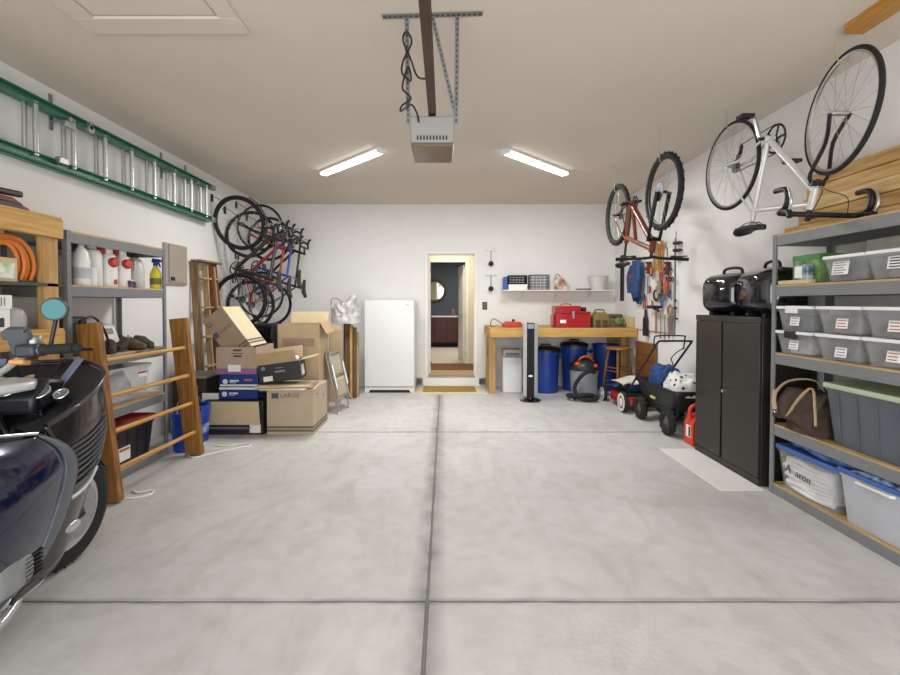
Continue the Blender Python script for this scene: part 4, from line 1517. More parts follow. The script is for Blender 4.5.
def hand_tool(kind, u, v, L, c, label, x=2.868, rot=0.):
    p = pegp(u, v, x)
    L *= 1.2
    t = T(kind, label, kind.replace('_', ' '), p, 0, 'hand tools hanging on the pegboard')
    h = m_hand[c]
    R = Matrix.Rotation(rot, 4, 'X')

    def B():
        k = MB()
        k.T = R
        return k
    if kind == 'hammer':
        B().cyl((0, 0, -L), (0, 0, 0), .014, .012, n=10).build('handle', h, t)
        k = B()
        k.cyl((0, -.035, -.0), (0, .055, -.0), .017, n=12)
        k.beam((0, -.02, 0), (0, -.09, -.03), .022, .01, up=(1, 0, 0))
        k.build('head', m_dsteel, t)
    elif kind == 'pliers':
        k = B()
        for s in (-1, 1):
            k.tube(smooth_path([(0, s * .006, -.06), (0, s * .03, -.1), (0, s * .028, -L)], 4), .011, 8)
        k.build('grip', h, t)
        k = B()
        k.prism([(-.02, -.06), (-.018, -.03), (-.006, 0), (.006, 0), (.018, -.03), (.02, -.06)], 0, -.007, .007)
        k.build('jaw', m_dsteel, t)
    elif kind == 'screwdriver':
        B().lathe([(.006, -.0), (.017, -.01), (.014, -.05), (.017, -.09), (.01, -.1)], n=12).build('handle', h, t)
        B().cyl((0, 0, -.1), (0, 0, -L), .004, n=8).build('shank', m_galv, t)
    elif kind == 'wrench':
        k = B()
        k.beam((0, 0, -L), (0, 0, -.03), .022, .008, up=(1, 0, 0))
        k.ring((0, 0, -L), (1, 0, 0), .016, .007, 16, 6)
        k.tube([(0, -.02, .01), (0, -.022, -.02), (0, 0, -.04), (0, .022, -.02), (0, .02, .01)], .008, 6)
        k.build('wrench_body', m_galv, t)
    elif kind == 'hand_saw':
        B().prism([(-.06, -.02), (.06, -.02), (.03, -L), (-.0, -L)], 0, -.002, .002).build('blade', m_galv, t)
        k = B()
        k.tube([(0, -.05, 0), (0, -.06, .08), (0, 0, .11), (0, .06, .08), (0, .05, 0)], .014, 8, True)
        k.build('handle', h, t)
    elif kind == 'scissors':
        for s in (-1, 1):
            k = B()
            k.ring((0, s * .03, -.03), (1, 0, 0), .026, .007, 18, 6)
            k.build('handle', h, t)
        k = B()
        for s in (-1, 1):
            k.beam((0, s * .016, -.055), (0, -s * .012, -L), .012, .003, up=(1, 0, 0))
        k.build('blade', m_galv, t)
    elif kind == 'brush':
        B().prism([(-.012, 0), (.012, 0), (.03, -.1), (.05, -.13), (-.05, -.13), (-.03, -.1)], 0, -.01, .01).build('handle', h, t, bevel=.003)
        B().prism([(-.05, -.13), (.05, -.13), (.055, -L), (-.055, -L)], 0, -.018, .018).build('bristles', m_black, t, bevel=.004)
    elif kind == 'clamp':
        B().beam((0, 0, -L), (0, 0, 0), .022, .008, up=(1, 0, 0)).build('bar', m_galv, t)
        B().box((0, .04, -.02), (.02, .1, .03)).build('fixed_jaw', h, t, bevel=.004)
        B().box((0, .04, -L * .7), (.02, .1, .04)).build('sliding_jaw', h, t, bevel=.004)
        B().cyl((0, .075, -L * .95), (0, .075, -L * .72), .011, n=10).build('handle', h, t)
    elif kind == 'tape_roll':
        B().ring((0, 0, -L / 2), (1, 0, 0), L / 2 - .014, .014, 22, 8).build('roll', h, t)
    return t


hand_tool('clamp', 654, 244, .40, 'yellow', 'yellow jawed bar clamp at the top middle of the pegboard', rot=.08)
hand_tool('clamp', 660, 246, .36, 'yellow', 'yellow jawed bar clamp right of another yellow clamp on the pegboard', rot=-.1)
hand_tool('hammer', 668, 268, .30, 'red', 'red handled hammer near the right edge of the pegboard')
hand_tool('pliers', 661, 268, .22, 'red', 'red gripped pliers under the yellow clamps on the pegboard')
hand_tool('scissors', 671, 277, .24, 'black', 'black handled scissors at the right side of the pegboard')
hand_tool('wrench', 647.5, 276, .20, 'black', 'steel wrench in the middle of the pegboard')
hand_tool('screwdriver', 664, 283, .26, 'orange', 'orange handled screwdriver on the right half of the pegboard')
hand_tool('pliers', 662, 289, .20, 'blue', 'blue gripped pliers on the right half of the pegboard')
hand_tool('screwdriver', 669, 290, .22, 'blue', 'blue handled screwdriver at the right of the pegboard')
hand_tool('tape_roll', 656, 289, .14, 'black', 'dark tape roll in the middle of the pegboard')
hand_tool('pliers', 644.5, 294, .18, 'red', 'red gripped pliers at the left of the pegboard')
hand_tool('screwdriver', 652, 300, .2, 'wood', 'wood handled screwdriver beneath the dark tape roll')
hand_tool('brush', 645.5, 309, .32, 'black', 'black bristled brush hanging low at the left of pegboard')
hand_tool('hammer', 656, 309, .28, 'wood', 'wood handled hammer hanging low on the pegboard')
hand_tool('wrench', 661, 314, .26, 'black', 'long steel wrench hanging low, left of another low wrench')
hand_tool('wrench', 665, 315, .25, 'black', 'long steel wrench hanging low, middle of the lower row')
hand_tool('hand_saw', 670, 314, .26, 'wood', 'small hand saw hanging at the lower right pegboard corner')
hand_tool('screwdriver', 649.5, 286, .19, 'red', 'red handled screwdriver left of the dark tape roll')
hand_tool('pliers', 666, 276, .2, 'orange', 'orange gripped pliers between hammer and scissors on the pegboard')
hand_tool('tape_roll', 651, 266, .12, 'red', 'small red tape roll in the upper left of the pegboard')
# more things hung on the pegboard
p = pegp(652, 307, 2.80)
t = T('bicycle_saddle', 'dark bicycle saddle hung low in the middle of the pegboard', 'saddle', p, 0)
k = MB()
rings = []
for i in range(11):
    q = i / 10
    w_ = .065 * (1 - q) ** .7 + .014
    rings.append([(w_ * math.cos(a), -.15 + .30 * q, .022 * math.sin(a)) for a in [2 * PI * j / 16 for j in range(16)]])
k.loft(rings)
k.build('shell', M('brown_black_leather', '#2b241f', .5, 0, .3, 20), t, smooth=60)
MB().cyl((0, 0, -.01), (.09, 0, -.03), .012, n=10).build('post', m_galv, t)
for u, v, lab, c, L in ((656, 243, 'yellow looped strap hanging high on the pegboard, left of another', 'yellow', .36), (661.5, 241, 'yellow looped strap hanging high on the pegboard, right of another', 'orange', .40)):
    p = pegp(u, v, 2.85)
    t = T('lifting_strap', lab, 'strap', p, 0, 'yellow straps on the pegboard')
    MB().tube(smooth_path([(0, -.01, 0), (-.01, -.05, -L * .4), (0, -.04, -L * .9), (.0, .0, -L), (.0, .05, -L * .85), (-.01, .04, -L * .4), (0, .015, 0)], 6), .02, 8, flat=.5).build('webbing', M('strap_' + c, '#b98a3a' if c == 'yellow' else '#b3702c', .8, 0, .25, 20), t, smooth=60)
for u, v, lab, c in ((648, 262, 'dark red glove hanging left of the yellow straps', '#7a2b26'), (667, 262, 'dark maroon glove hanging by the right edge of the pegboard', '#5a2a2a'), (659, 281, 'pale canvas glove hanging in the middle of the pegboard', '#b8ab98')):
    p = pegp(u, v, 2.86)
    t = T('work_glove', lab, 'glove', p, 0, 'gloves on the pegboard')
    m_ = M('glove_' + c[1:], c, .9, 0, .3, 20, bump=.4)
    MB().ball((0, 0, -.07), (.022, .045, .06), 14, 9).build('palm', m_, t, smooth=60)
    for i in range(4):
        y = -.034 + .022 * i
        MB().tube([(0, y, -.11), (-.008, y * 1.1, -.15), (-.004, y * 1.1, -.175 + .01 * abs(i - 1.5))], .012, 8).build('finger', m_, t, smooth=60)
    MB().tube([(0, .04, -.06), (-.01, .065, -.09), (-.008, .07, -.115)], .013, 8).build('thumb', m_, t, smooth=60)
    MB().cyl((0, 0, -.03), (0, 0, .0), .034, .038, n=14).build('cuff', m_, t, smooth=40)
for u, v, lab, c in ((640, 300, 'small coil of blue cord at the left of the pegboard', '#2f4a7e'), (663, 297, 'coil of grey cord on the right half of the pegboard', '#77757a')):
    p = pegp(u, v, 2.86)
    k = MB()
    for i in range(4):
        k.ring((p.x - .008 * i, p.y + .004 * i, p.z), (1, .1 * i, 0), .06 - .003 * i, .006, 24, 6)
    tag(k.build('cord_coil', M('cord_' + c[1:], c, .8), smooth=60), lab, 'cord', 'cord coils on the pegboard')
# blue jacket
t = T('rain_jacket', 'blue jacket hanging on the wall left of the pegboard tools', 'jacket', (2.83, 6.84, 1.49))
k = MB()
rings = []
for i in range(15):
    q = i / 14
    w_ = .15 * (.55 + .6 * math.sin(PI * min(1, q * 1.1 + .12)) ** .7)
    rings.append([(.065 * math.sin(a) * (1 + .2 * math.sin(3 * a + 7 * q)) * (.6 + .5 * math.sin(PI * q)) - .01, w_ * math.cos(a) * (1 + .07 * math.sin(5 * a + 9 * q)), .57 * (1 - q) + .03 * math.sin(2 * a) * q) for a in [2 * PI * j / 28 for j in range(28)]])
k.loft(rings)
k.build('body', M('blue_nylon', '#264a80', .6, 0, .55, 12, bump=.8), t, smooth=60)
for s in (-1, 1):
    MB().tube(smooth_path([(-.02, s * .12, .5), (-.05, s * .17, .35), (-.05, s * .14, .1)], 5), .04, 10, flat=.7).build('sleeve', M('blue_nylon', '', ''), t, smooth=60)
MB().ball((-.06, .08, .33), (.02, .04, .05), 10, 8).build('patch', M('red_patch', '#a2323a', .7), t)
# pole with three clips
t = T('utility_pole', 'thin dark pole with three reddish clips standing against the pegboard edge', 'pole', (2.885, 5.80, 1.03))
MB().cyl((0, 0, 0), (0, 0, 1.30), .0045, n=10).build('shaft', m_dsteel, t)
for z in (.97, 1.06, 1.15):
    k = MB()
    k.ring((0, -.045, z), (0, 0, 1), .045, .017, 18, 8)
    k.build('clip', M('dark_maroon', '#4a1f22', .5), t)
for z in (.33, .42):
    MB().cyl((0, 0, z), (0, 0, z + .03), .016, n=10).build('collar', m_black, t)
MB().bx(.0, .033, -.012, .012, .2, .22).build('wall_clip', m_dsteel, t)
# slotted rail in the corner
t = T('tool_rail', 'black slotted metal rail upright on the right wall by the corner', 'rail', (XR, 7.60, 1.47))
k = MB()
k.bx(-.006, 0, -.045, .045, 0, .75)
for s in (-1, 1):
    k.bx(-.03, -.006, s * .045 - .004, s * .045 + .004, 0, .75)
k.build('channel', m_dsteel, t)
k = MB()
for i in range(12):
    k.bx(-.0075, -.0055, -.012, .012, .04 + i * .06, .07 + i * .06)
k.build('slots', m_galv, t)
# ================================================================ left hand side
LZ = PI / 2
LS = (-2.63, 3.23, 0)
m_board2 = wood('left_rack_board', '#cdb083', '#b2925f', .65, 0)
shelf_unit('shelving_unit', 'grey steel shelving unit of bottles and shoes against the left wall', LS, LZ, 1.14, .455, (.080, .600, 1.030, 1.566, 1.946), 1.946, m_board2)


def lp(u, x=-2.72):
    return 463 * x / (u - 445)


# ---- bottles on the top shelf
m_wb = M('white_bottle', '#e8e6e1', .35, 0, .05, 8)
zb = 1.567


def bottle(name, label, y, x, prof, body, cap=None, capcol=None, n=24, handle=False, band=None, group='bottles on the left shelving unit'):
    t = T(name, label, 'bottle', (x, y, zb), 0, group)
    MB().lathe(prof, n=n).build('body', body, t, smooth=40)
    h = prof[-1][1]
    if cap:
        MB().lathe([(cap[0], h - .002), (cap[0], h + cap[1] - .003), (cap[0] * .9, h + cap[1])], n=20).build('cap', capcol, t, smooth=40)
    if band:
        r = max(p[0] for p in prof) + .001
        MB().lathe([(r, band[0]), (r, band[1])], n=n).build('paper_band', band[2], t, smooth=40)
    if handle:
        MB().tube(smooth_path([(.02, -.04, h * .92), (.045, -.07, h * .85), (.05, -.075, h * .65), (.03, -.06, h * .55)], 5), .011, 8).build('handle', body, t, smooth=60)
    return t


bottle('jug', 'tall white jug at the camera end of the top left shelf', lp(79.5), -2.70, [(.048, 0), (.055, .01), (.055, .19), (.045, .24), (.022, .285)], m_wb, (.02, .03), m_wb, band=(.05, .13, M('grey_stripe_paper', '#b9bcc0', .6)))
bottle('cup', 'small white cup right of the tall white jug', lp(88.5), -2.69, [(.032, 0), (.043, .135), (.045, .138), (.041, .138), (.03, .01)], m_wb)
bottle('tub', 'wide white tub among the bottles on the top left shelf', lp(98.5), -2.77, [(.068, 0), (.072, .01), (.072, .24), (.06, .28), (.03, .295)], m_wb, (.035, .03), m_wb)


def red_jug(label, u):
    y = lp(u)
    t = bottle('jug', label, y, -2.735, [(.058, 0), (.062, .01), (.062, .20), (.045, .26), (.028, .275)], m_wb, (.032, .05), m_wb)
    c = M('red_cap', '#b3301f', .4, 0, .1, 12)
    MB().lathe([(.035, 0), (.04, .008), (.04, .03), (.03, .045)], (.045, -.02, .195), (1, -.35, .1), 20).build('spout_cap', c, t, smooth=40)
    MB().box((-.02, -.045, .29), (.05, .06, .06), (0, 0, .3)).build('trigger', c, t, bevel=.012)
    MB().bx(.058, .0635, -.02, .012, .02, .06).build('print', c, t)
    return t


red_jug('white jug with a big red cap, left of the two alike', 111)
red_jug('white jug with a big red cap, right of the two alike', 124.5)
bottle('small_bottle', 'little purple bottle at the foot of the red capped jugs', lp(132.5, -2.66), -2.66, [(.03, 0), (.03, .04), (.012, .055)], M('purple_print', '#4c3a63', .4), (.012, .012), m_wb)
bottle('jug', 'greyish jug with a black cap right of the red capped jugs', lp(141), -2.77, [(.07, 0), (.075, .01), (.075, .18), (.05, .25), (.03, .27)], M('grey_jug', '#c9c8c3', .4), (.026, .035), m_black, handle=True)
t = bottle('spray_bottle', 'yellow labelled spray bottle with a blue trigger at the shelf end', lp(156, -2.70), -2.70, [(.045, 0), (.047, .01), (.047, .14), (.025, .19), (.016, .215)], M('yellow_bottle', '#d6c236', .4), band=(.04, .1, M('dark_yellow_print', '#6d641f', .5)))
k = MB()
k.lathe([(.02, .213), (.02, .235), (.014, .25)], n=14)
k.prism([(-.03, .245), (.05, .25), (.05, .275), (-.02, .285)], 1, -.014, .014)
k.prism([(.02, .25), (.035, .25), (.05, .205), (.042, .20)], 1, -.006, .006)
k.build('trigger', M('blue_trigger', '#233f94', .4), t)
tag(MB().bx(-2.94, -2.90, 4.10, 4.26, zb, zb + .29).build('card_sheet', m_paper), 'white card standing behind the yellow spray bottle', 'card')
lumps('plastic_wrap', 'crumpled grey plastic wrap behind the wide white tub', 'wrap', (-2.92, 3.52, zb + .14), (.07, .08, .135), M('grey_film', '#b8b9bb', .4, 0, .25, 20, bump=.6), 5, 3)

# ---- middle shelf
z3 = 1.031
t = T('speaker', 'dark grey boxy speaker at the left of the middle left shelf', 'speaker', (-2.90, 3.52, z3))
MB().bx(-.10, .10, -.11, .11, 0, .30).build('body', M('dark_grey_case', '#4a4b50', .6, 0, .1, 20), t, bevel=.02)
MB().bx(.10, .108, -.09, .09, .04, .26).build('grille', m_black, t, bevel=.003)
k = MB().tube(smooth_path([(-2.70, 3.42, z3 + .27), (-2.68, 3.52, z3 + .30), (-2.67, 3.62, z3 + .2), (-2.67, 3.67, z3 + .05), (-2.69, 3.60, z3 + .012), (-2.72, 3.5, z3 + .012), (-2.74, 3.45, z3 + .14), (-2.70, 3.42, z3 + .27)], 7), .009, 8)
tag(k.build('cable_loop', m_black), 'black cable loop hanging in front of the grey speaker', 'cable')
t = T('steam_cleaner', 'small white appliance with slanted top behind the shoes', 'appliance', (-2.86, 3.84, z3))
MB().prism([(-.09, 0), (.09, 0), (.10, .08), (.05, .22), (-.06, .24), (-.1, .1)], 1, -.10, .10).build('body', m_wb, t, bevel=.02)
MB().box((.065, 0, .17), (.02, .09, .05), (0, -.35, 0)).build('panel', m_inkg, t, bevel=.004)
MB().bx(.085, .105, -.105, .105, .06, .075).build('band', m_black, t)


def shoe(label, loc, rz, s, col):
    t = T('shoe', label, 'shoe', loc, rz, 'dark shoes on the middle left shelf')
    m = M('shoe_' + col, '#' + col, .8, 0, .3, 30, bump=.3)
    k = MB()
    rings = []
    for i in range(13):
        q = i / 12
        x = -.14 + .28 * q
        w = (.040 + .012 * math.sin(q * PI * 1.1)) * (1 if q < .85 else (1 - (q - .85) * 3.2))
        hh = .085 - .05 * max(0, (q - .35) / .65) ** .8 if q > .35 else .095 - .01 * q
        if i == 0:
            w *= .6
        rings.append([(x * s, w * s * math.cos(a), (.022 + hh * (.5 + .5 * math.sin(a)) if math.sin(a) > -.2 else .022) * s) for a in [2 * PI * j / 18 for j in range(18)]])
    k.loft(rings)
    k.build('upper', m, t, smooth=60)
    k = MB()
    rings = []
    for z in (0, .022):
        rings.append([((.148 * math.cos(a)) * s, (.046 + .006 * math.cos(a)) * math.sin(a) * s, z * s) for a in [2 * PI * j / 24 for j in range(24)]])
    k.loft(rings)
    k.build('sole', M('shoe_sole', '#3a342e', .7), t)
    k = MB()
    for i in range(4):
        x = .0 + i * .022
        k.tube([(x * s, -.025 * s, (.098 - i * .01) * s), (x * s, 0, (.112 - i * .011) * s), (x * s, .025 * s, (.098 - i * .01) * s)], .003, 5)
    k.build('laces', M('shoe_lace', '#6b6157', .8), t)
    return t


shoe('brown shoe lying at the front left of the shoe pile', (-2.72, 3.75, z3), -.9, .95, '4a3f34')
shoe('olive brown shoe with a grey toe at the front right of the shoe pile', (-2.71, 4.02, z3), -.3, .95, '6a6250')
shoe('olive brown shoe at the right end of the shoe pile', (-2.73, 4.19, z3), -.5, .95, '5d5647')
shoe('dark brown shoe second from the left of the shoe pile', (-2.74, 3.925, z3), -1.2, .9, '37302a')
shoe('dark shoe on top at the back of the shoe pile', (-2.86, 4.10, z3), .6, 1.0, '2c2723')
shoe('dark shoe at the back right of the shoe pile', (-2.90, 4.23, z3), .8, 1.0, '2f2a27')

# ---- lower shelves
t = bin_('storage_bin', 'clear plastic bin with a red and white tag on the lower left shelf', 'bin', (-2.85, 3.86, .601), LZ, .62, .40, .30, m_clearw, M('clear_lid', '#c9cac8', .35, alpha=.6), taper=.9, tag_=None)
MB().bx(.13, .25, -.197, -.195, .19, .235).build('paper_tag', m_paper, t)
MB().bx(.13, .25, -.1985, -.197, .222, .235).build('tag_stripe', m_red, t)
cloth_heap('clear_wrap', 'crumpled clear wrap inside the clear bin of the lower left shelf', (-2.85, 3.86, .615), (.15, .24, .2), M('grey_film', '', .4), 12, 'wrap')
t = bin_('storage_tote', 'black tote with a bright red lid at the bottom of left shelving', 'tote', (-2.84, 3.83, .081), LZ, .72, .42, .36, M('black_tote', '#222124', .45, 0, .1, 6), M('red_tote_lid', '#b0191c', .4, 0, .08, 6), taper=.86, lidh=.05, ribs=5)
k = MB()
k.bx(-.12, .02, -.205, -.199, .06, .17)
k.bx(-.11, .01, -.2065, -.205, .14, .162, 1)
k.build('paper_tag', [m_paper, M('red_print', '', .7)], t)
for x in (-.2, .0, .2):
    MB().bx(x - .04, x + .04, -.235, -.215, .33, .352).build('latch', m_black, t, bevel=.004)

# ---- wooden rack leaning on the shelving
t = T('wooden_rack', 'amber wooden rack of two boards and four rungs leaning on left shelving', 'rack', (-2.37, 3.81, 0))
lean = math.atan2(.14, 1.29)
for y, dx in ((3.30, -.02), (4.335, .025)):
    k = MB()
    k.T = Matrix.Translation((-2.302 + dx - .07, y, .0)) @ Matrix.Rotation(-lean, 4, 'Y')
    k.bx(-.085, .07, -.028, .028, .009, 1.30)
    k.build('side_board', m_oakz, t, w=True, bevel=.004)
for z in (1.02, .76, .50, .23):
    xx = -2.302 - .14 * z / 1.29 + .0 - .04
    MB().cyl((xx - .02, 3.29, z), (xx + .025, 4.345, z), .017, n=14).build('rung', wood('rung_wood', '#cfa45c', '#b08343', .45, 1), t, w=True)


def bucket(label, x, y, r, h):
    t = T('bucket', label, 'bucket', (x, y, 0), 0, 'blue buckets beside the left shelving')
    MB().lathe([(r * .82, 0), (r * .84, .01), (r * .97, h - .06), (r * 1.03, h - .055), (r * 1.03, h), (r * .93, h), (r * .8, .02)], n=30).build('body', M('royal_blue_plastic', '#203f9e', .4, 0, .1, 8), t, smooth=40)
    MB().tube(smooth_path([(0, -r * 1.0, h - .03), (-.03, -r * .8, h + .06), (-.05, 0, h + .11), (-.03, r * .8, h + .06), (0, r * 1.0, h - .03)], 6), .004, 6).build('handle', m_galv, t)
    MB().lathe([(r * .90, h * .25), (r * .935, h * .5)], n=30).build('paper_band', M('white_blue_print', '#aeb9d6', .5, col2='#2d4a9c', scale=14), t, smooth=40) if y > 4.6 else None


bucket('blue bucket behind the far board of the leaning wooden rack', -2.535, 4.52, .14, .38)
bucket('blue bucket with a printed band nearer the cardboard boxes', -2.60, 4.80, .14, .38)
k = MB().tube(smooth_path([(-2.40, 3.34, .008), (-2.27, 3.37, .008), (-2.20, 3.42, .008), (-2.23, 3.50, .008), (-2.32, 3.46, .008), (-2.38, 3.50, .008)], 6), .008, 8)
tag(k.build('extension_lead', m_white), 'white cord on the floor by the near foot of the wooden rack', 'cord')
k = MB().tube(smooth_path([(-2.42, 4.32, .008), (-2.36, 4.27, .008), (-2.31, 4.25, .008), (-2.20, 4.38, .008), (-2.05, 4.52, .008), (-1.95, 4.62, .008), (-2.05, 4.66, .008), (-2.2, 4.60, .008), (-2.32, 4.62, .008)], 6), .007, 8)
tag(k.build('extension_lead', m_white), 'white cord on the floor between wooden rack and cardboard boxes', 'cord')

# ---- pine shelf at the far left
t = T('pine_shelf', 'yellow pine shelf behind the motorcycle at the left edge', 'shelf', (-2.84, 2.5, 0))
for y in (1.90, 3.03):
    for x in (-2.672, -3.09):
        MB().bx(x, x + .072, y, y + .09 if y > 2 else y + .09, 0, 1.985).build('post', m_pinez, t, w=True, bevel=.004)
for z0, z1 in ((1.865, 1.99), (1.15, 1.25), (.25, .35)):
    for x in (-2.60, -3.0):
        MB().bx(x, x + .036, 1.88, 3.125, z0, z1).build('rail', m_pine, t, w=True, bevel=.004)
for z in (1.99, 1.251, .351):
    MB().bx(-3.09, -2.57, 1.88, 3.12, z, z + .016).build('shelf_board', m_pine, t, w=True)
MB().bx(-3.09, -2.60, 1.90, 3.12, 1.545, 1.565).build('shelf_board', M('dark_shelf_edge', '#4b4640', .6), t, w=True)
t = T('carton', 'tan carton with a green picture label on the pine shelf', 'box', (-2.72, 2.72, 1.566), LZ)
MB().bx(-.25, .145, -.08, .10, 0, .145).build('body', m_cardl, t, bevel=.003)
MB().bx(.005, .125, -.0825, -.0795, .02, .115).build('picture_label', M('white_green_print', '#e6e8df', .5, col2='#8fae5a', scale=14), t)
MB().cyl((-.05, -.082, .075), (-.05, -.079, .075), .022, n=18).build('hand_hole', m_black, t)
k = MB()
for i in range(7):
    o = (i % 4) * .034
    x = -2.645 - .03 * (i // 4) - .012 * (i % 2)
    k.tube(smooth_path([(x - .02, 2.98 - o, 1.582), (x, 2.985 - o, 1.66), (x, 2.965 - o * .95, 1.75), (x - .01, 2.90 - o * .8, 1.83 - o * .3), (x - .03, 2.80 - o * .5, 1.845 - o * .6), (x - .08, 2.66, 1.80 - o * .5)], 6), .013, 8)
tag(k.build('hose_coil', M('orange_hose', '#d0742a', .45, 0, .15, 12), smooth=60), 'coiled orange hose beside the carton on the pine shelf', 'hose')
cloth_heap('red_cloth', 'dark red cloth behind the carton on the pine shelf', (-2.965, 2.55, 1.566), (.075, .33, .24), M('dark_red_cloth', '#5e2018', .9, bump=.4), 3, 'cloth')
z2 = 1.268
t = T('paint_brush_box', 'white carton printed with a paint brush on the lower pine shelf', 'box', (-2.70, 2.63, z2), LZ)
MB().bx(-.16, .16, -.08, .08, 0, .13).build('body', m_paper, t, bevel=.003)
k = MB()
k.bx(.0, .05, -.0815, -.079, .03, .075)
k.build('brush_handle_print', M('pale_wood_print', '#c9a26a', .6), t)
MB().bx(.05, .085, -.0815, -.079, .028, .077).build('ferrule_print', m_inkg, t)
MB().bx(.085, .12, -.0815, -.079, .025, .08).build('bristle_print', m_ink, t)
t = T('carton', 'white carton lying on top of the paint brush carton', 'box', (-2.70, 2.64, z2 + .131), LZ)
MB().bx(-.165, .165, -.08, .08, 0, .085).build('body', m_paper, t, bevel=.003)
k = MB()
for i in range(4):
    k.bx(.05 + .02 * i, .058 + .02 * i, -.0815, -.079, .02, .07)
k.build('print', m_inkg, t)
t = T('tool_case', 'grey plastic tool case under the dark shelf of the pine unit', 'case', (-2.86, 2.62, z2), LZ)
MB().bx(-.3, .24, -.055, .17, 0, .255).build('body', M('grey_case', '#8f9193', .5, 0, .12, 8), t, bevel=.02)
MB().tube([(-.1, -.055, .1), (-.1, -.068, .1), (.1, -.068, .1), (.1, -.055, .1)], .009, 8).build('handle', m_black, t)
t = T('clear_jar', 'clear round jar right of the paint brush carton', 'jar', (-2.68, 2.865, z2))
MB().lathe([(.065, 0), (.068, .01), (.068, .09), (.055, .125), (.03, .14)], n=28).build('body', M('clear_plastic', '', .25), t, smooth=40)
MB().lathe([(.05, .003), (.052, .07), (.02, .08)], n=20).build('contents', M('jar_contents', '#a59c8a', .9, 0, .4, 50), t, smooth=40)

t = T('hedge_trimmer', 'black and red power tool lying on top of the pine shelf', 'tool', (-2.72, 2.86, 2.007), LZ)
MB().prism([(-.25, 0), (.02, 0), (.10, .05), (.02, .085), (-.2, .085)], 1, -.05, .05).build('body', M('worn_red_tool', '#8c3c2c', .5, 0, .4, 20), t, bevel=.012)
MB().box((-.05, 0, .115), (.36, .035, .04), (0, -.05, 0)).build('blade_cover', m_black, t, bevel=.012)
MB().box((.12, 0, .03), (.09, .05, .045), (0, .3, 0)).build('nozzle', M('worn_red_tool', '', .5), t, bevel=.012)
MB().box((-.03, 0, .03), (.2, .12, .05)).build('guard', m_dsteel, t, bevel=.01)

# ---- electrical panel
t = T('electrical_panel', 'grey beige electrical panel door on the left wall', 'panel', (XL, 5.33, 1.645))
MB().bx(XL, XL + .03, 5.11, 5.54, 1.645, 2.105).build('frame', M('panel_beige', '#a79c8f', .5, 0, .05, 5), t, w=True, bevel=.003)
MB().bx(XL + .03, XL + .042, 5.17, 5.525, 1.665, 2.09).build('door', M('panel_beige', '', .5), t, w=True, bevel=.004)
MB().bx(XL + .042, XL + .05, 5.19, 5.26, 1.69, 1.73).build('latch', m_dsteel, t, w=True)

# ---- green extension ladder
t = T('extension_ladder', 'long green fibreglass extension ladder hung level on the left wall', 'ladder', (-2.99, 4.2, 2.45))
m_gr = M('green_fibreglass', '#33765a', .4, 0, .12, 10)
YE = 5.93
for nm, x, y0, y1, z0, z1, w_ in (('base_rail', -3.045, 1.2, YE + .03, 2.497, 2.92, .03), ('base_rail', -3.045, 1.2, YE + .03, 2.92, 0, .03), ('fly_rail', -2.985, 1.0, YE, 2.505, 0, .03), ('fly_rail', -2.985, 1.0, YE, 2.912, 0, .03)):
    zc_ = z0
    dz = .029
    k = MB()
    k.prism([(x - w_ + .004, zc_ - dz), (x + w_ - .004, zc_ - dz), (x + w_ - .004, zc_ - dz + .008), (x - w_ + .012, zc_ - dz + .008), (x - w_ + .012, zc_ + dz - .008), (x + w_ - .004, zc_ + dz - .008), (x + w_ - .004, zc_ + dz), (x - w_ + .004, zc_ + dz)], 1, y0, y1)
    k.build(nm, m_gr, t, w=True)
k_ = 0
for i in range(-5, 8):
    y = 3.38 + .345 * i
    if 1.3 < y < YE - .05:
        MB().cyl((-3.045, y, 2.49), (-3.045, y, 2.925), .017, n=12).build('rung', m_alu, t, w=True)
    y += .025
    if 1.1 < y < YE - .02:
        MB().cyl((-2.985, y, 2.51), (-2.985, y, 2.905), .018, n=12).build('rung', m_alu, t, w=True)
for y in (3.66, 3.60):
    MB().box((-2.955, y, 2.83 if y > 3.62 else 2.53), (.04, .09, .05), (0, 0, 0)).build('rung_lock', m_galv, t, w=True, bevel=.006)
k = MB()
k.cyl((-2.95, 3.86, 2.87), (-2.92, 3.86, 2.87), .035, n=18)
k.bx(-2.95, -2.92, 3.845, 3.875, 2.87, 2.93)
k.build('pulley', m_galv, t, w=True)
for z in (2.505, 2.912):
    MB().bx(-3.01, -2.955, YE - .01, YE + .08, z - .03, z + .03).build('end_foot', m_galv, t, w=True, bevel=.006)
for i, y in enumerate((3.68, 5.10, 5.57)):
    tt = T('ladder_bracket', ('first', 'second', 'third')[i] + ' metal strap from the camera holding the green ladder on the wall', 'bracket', (XL, y, 2.5), 0, 'straps holding the green ladder')
    k = MB()
    k.bx(XL + .001, XL + .01, y - .016, y + .016, 2.80, 3.08)
    k.bx(XL + .01, -2.95, y - .016, y + .016, 2.862, 2.871)
    k.bx(-2.953, -2.945, y - .016, y + .016, 2.862, 2.90)
    k.build('strap', m_galv, tt, w=True)

# ---- wooden stepladder leaning on the left wall
t = T('wooden_stepladder', 'old grey brown wooden stepladder leaning folded on the left wall', 'stepladder', (-2.93, 5.90, 0))
m_old = wood('weathered_wood', '#9a7f5c', '#6f5840', .8, 2)
m_old2 = wood('pale_weathered_wood', '#c1a67b', '#9b7f57', .8, 2)
m_old3 = wood('reddish_weathered_wood', '#8a5a38', '#6b4128', .8, 2)


def lw(y, z, dx=0):
    return Vector((-3.06 + .12 * (1 - z / 1.95) + dx, y, z))


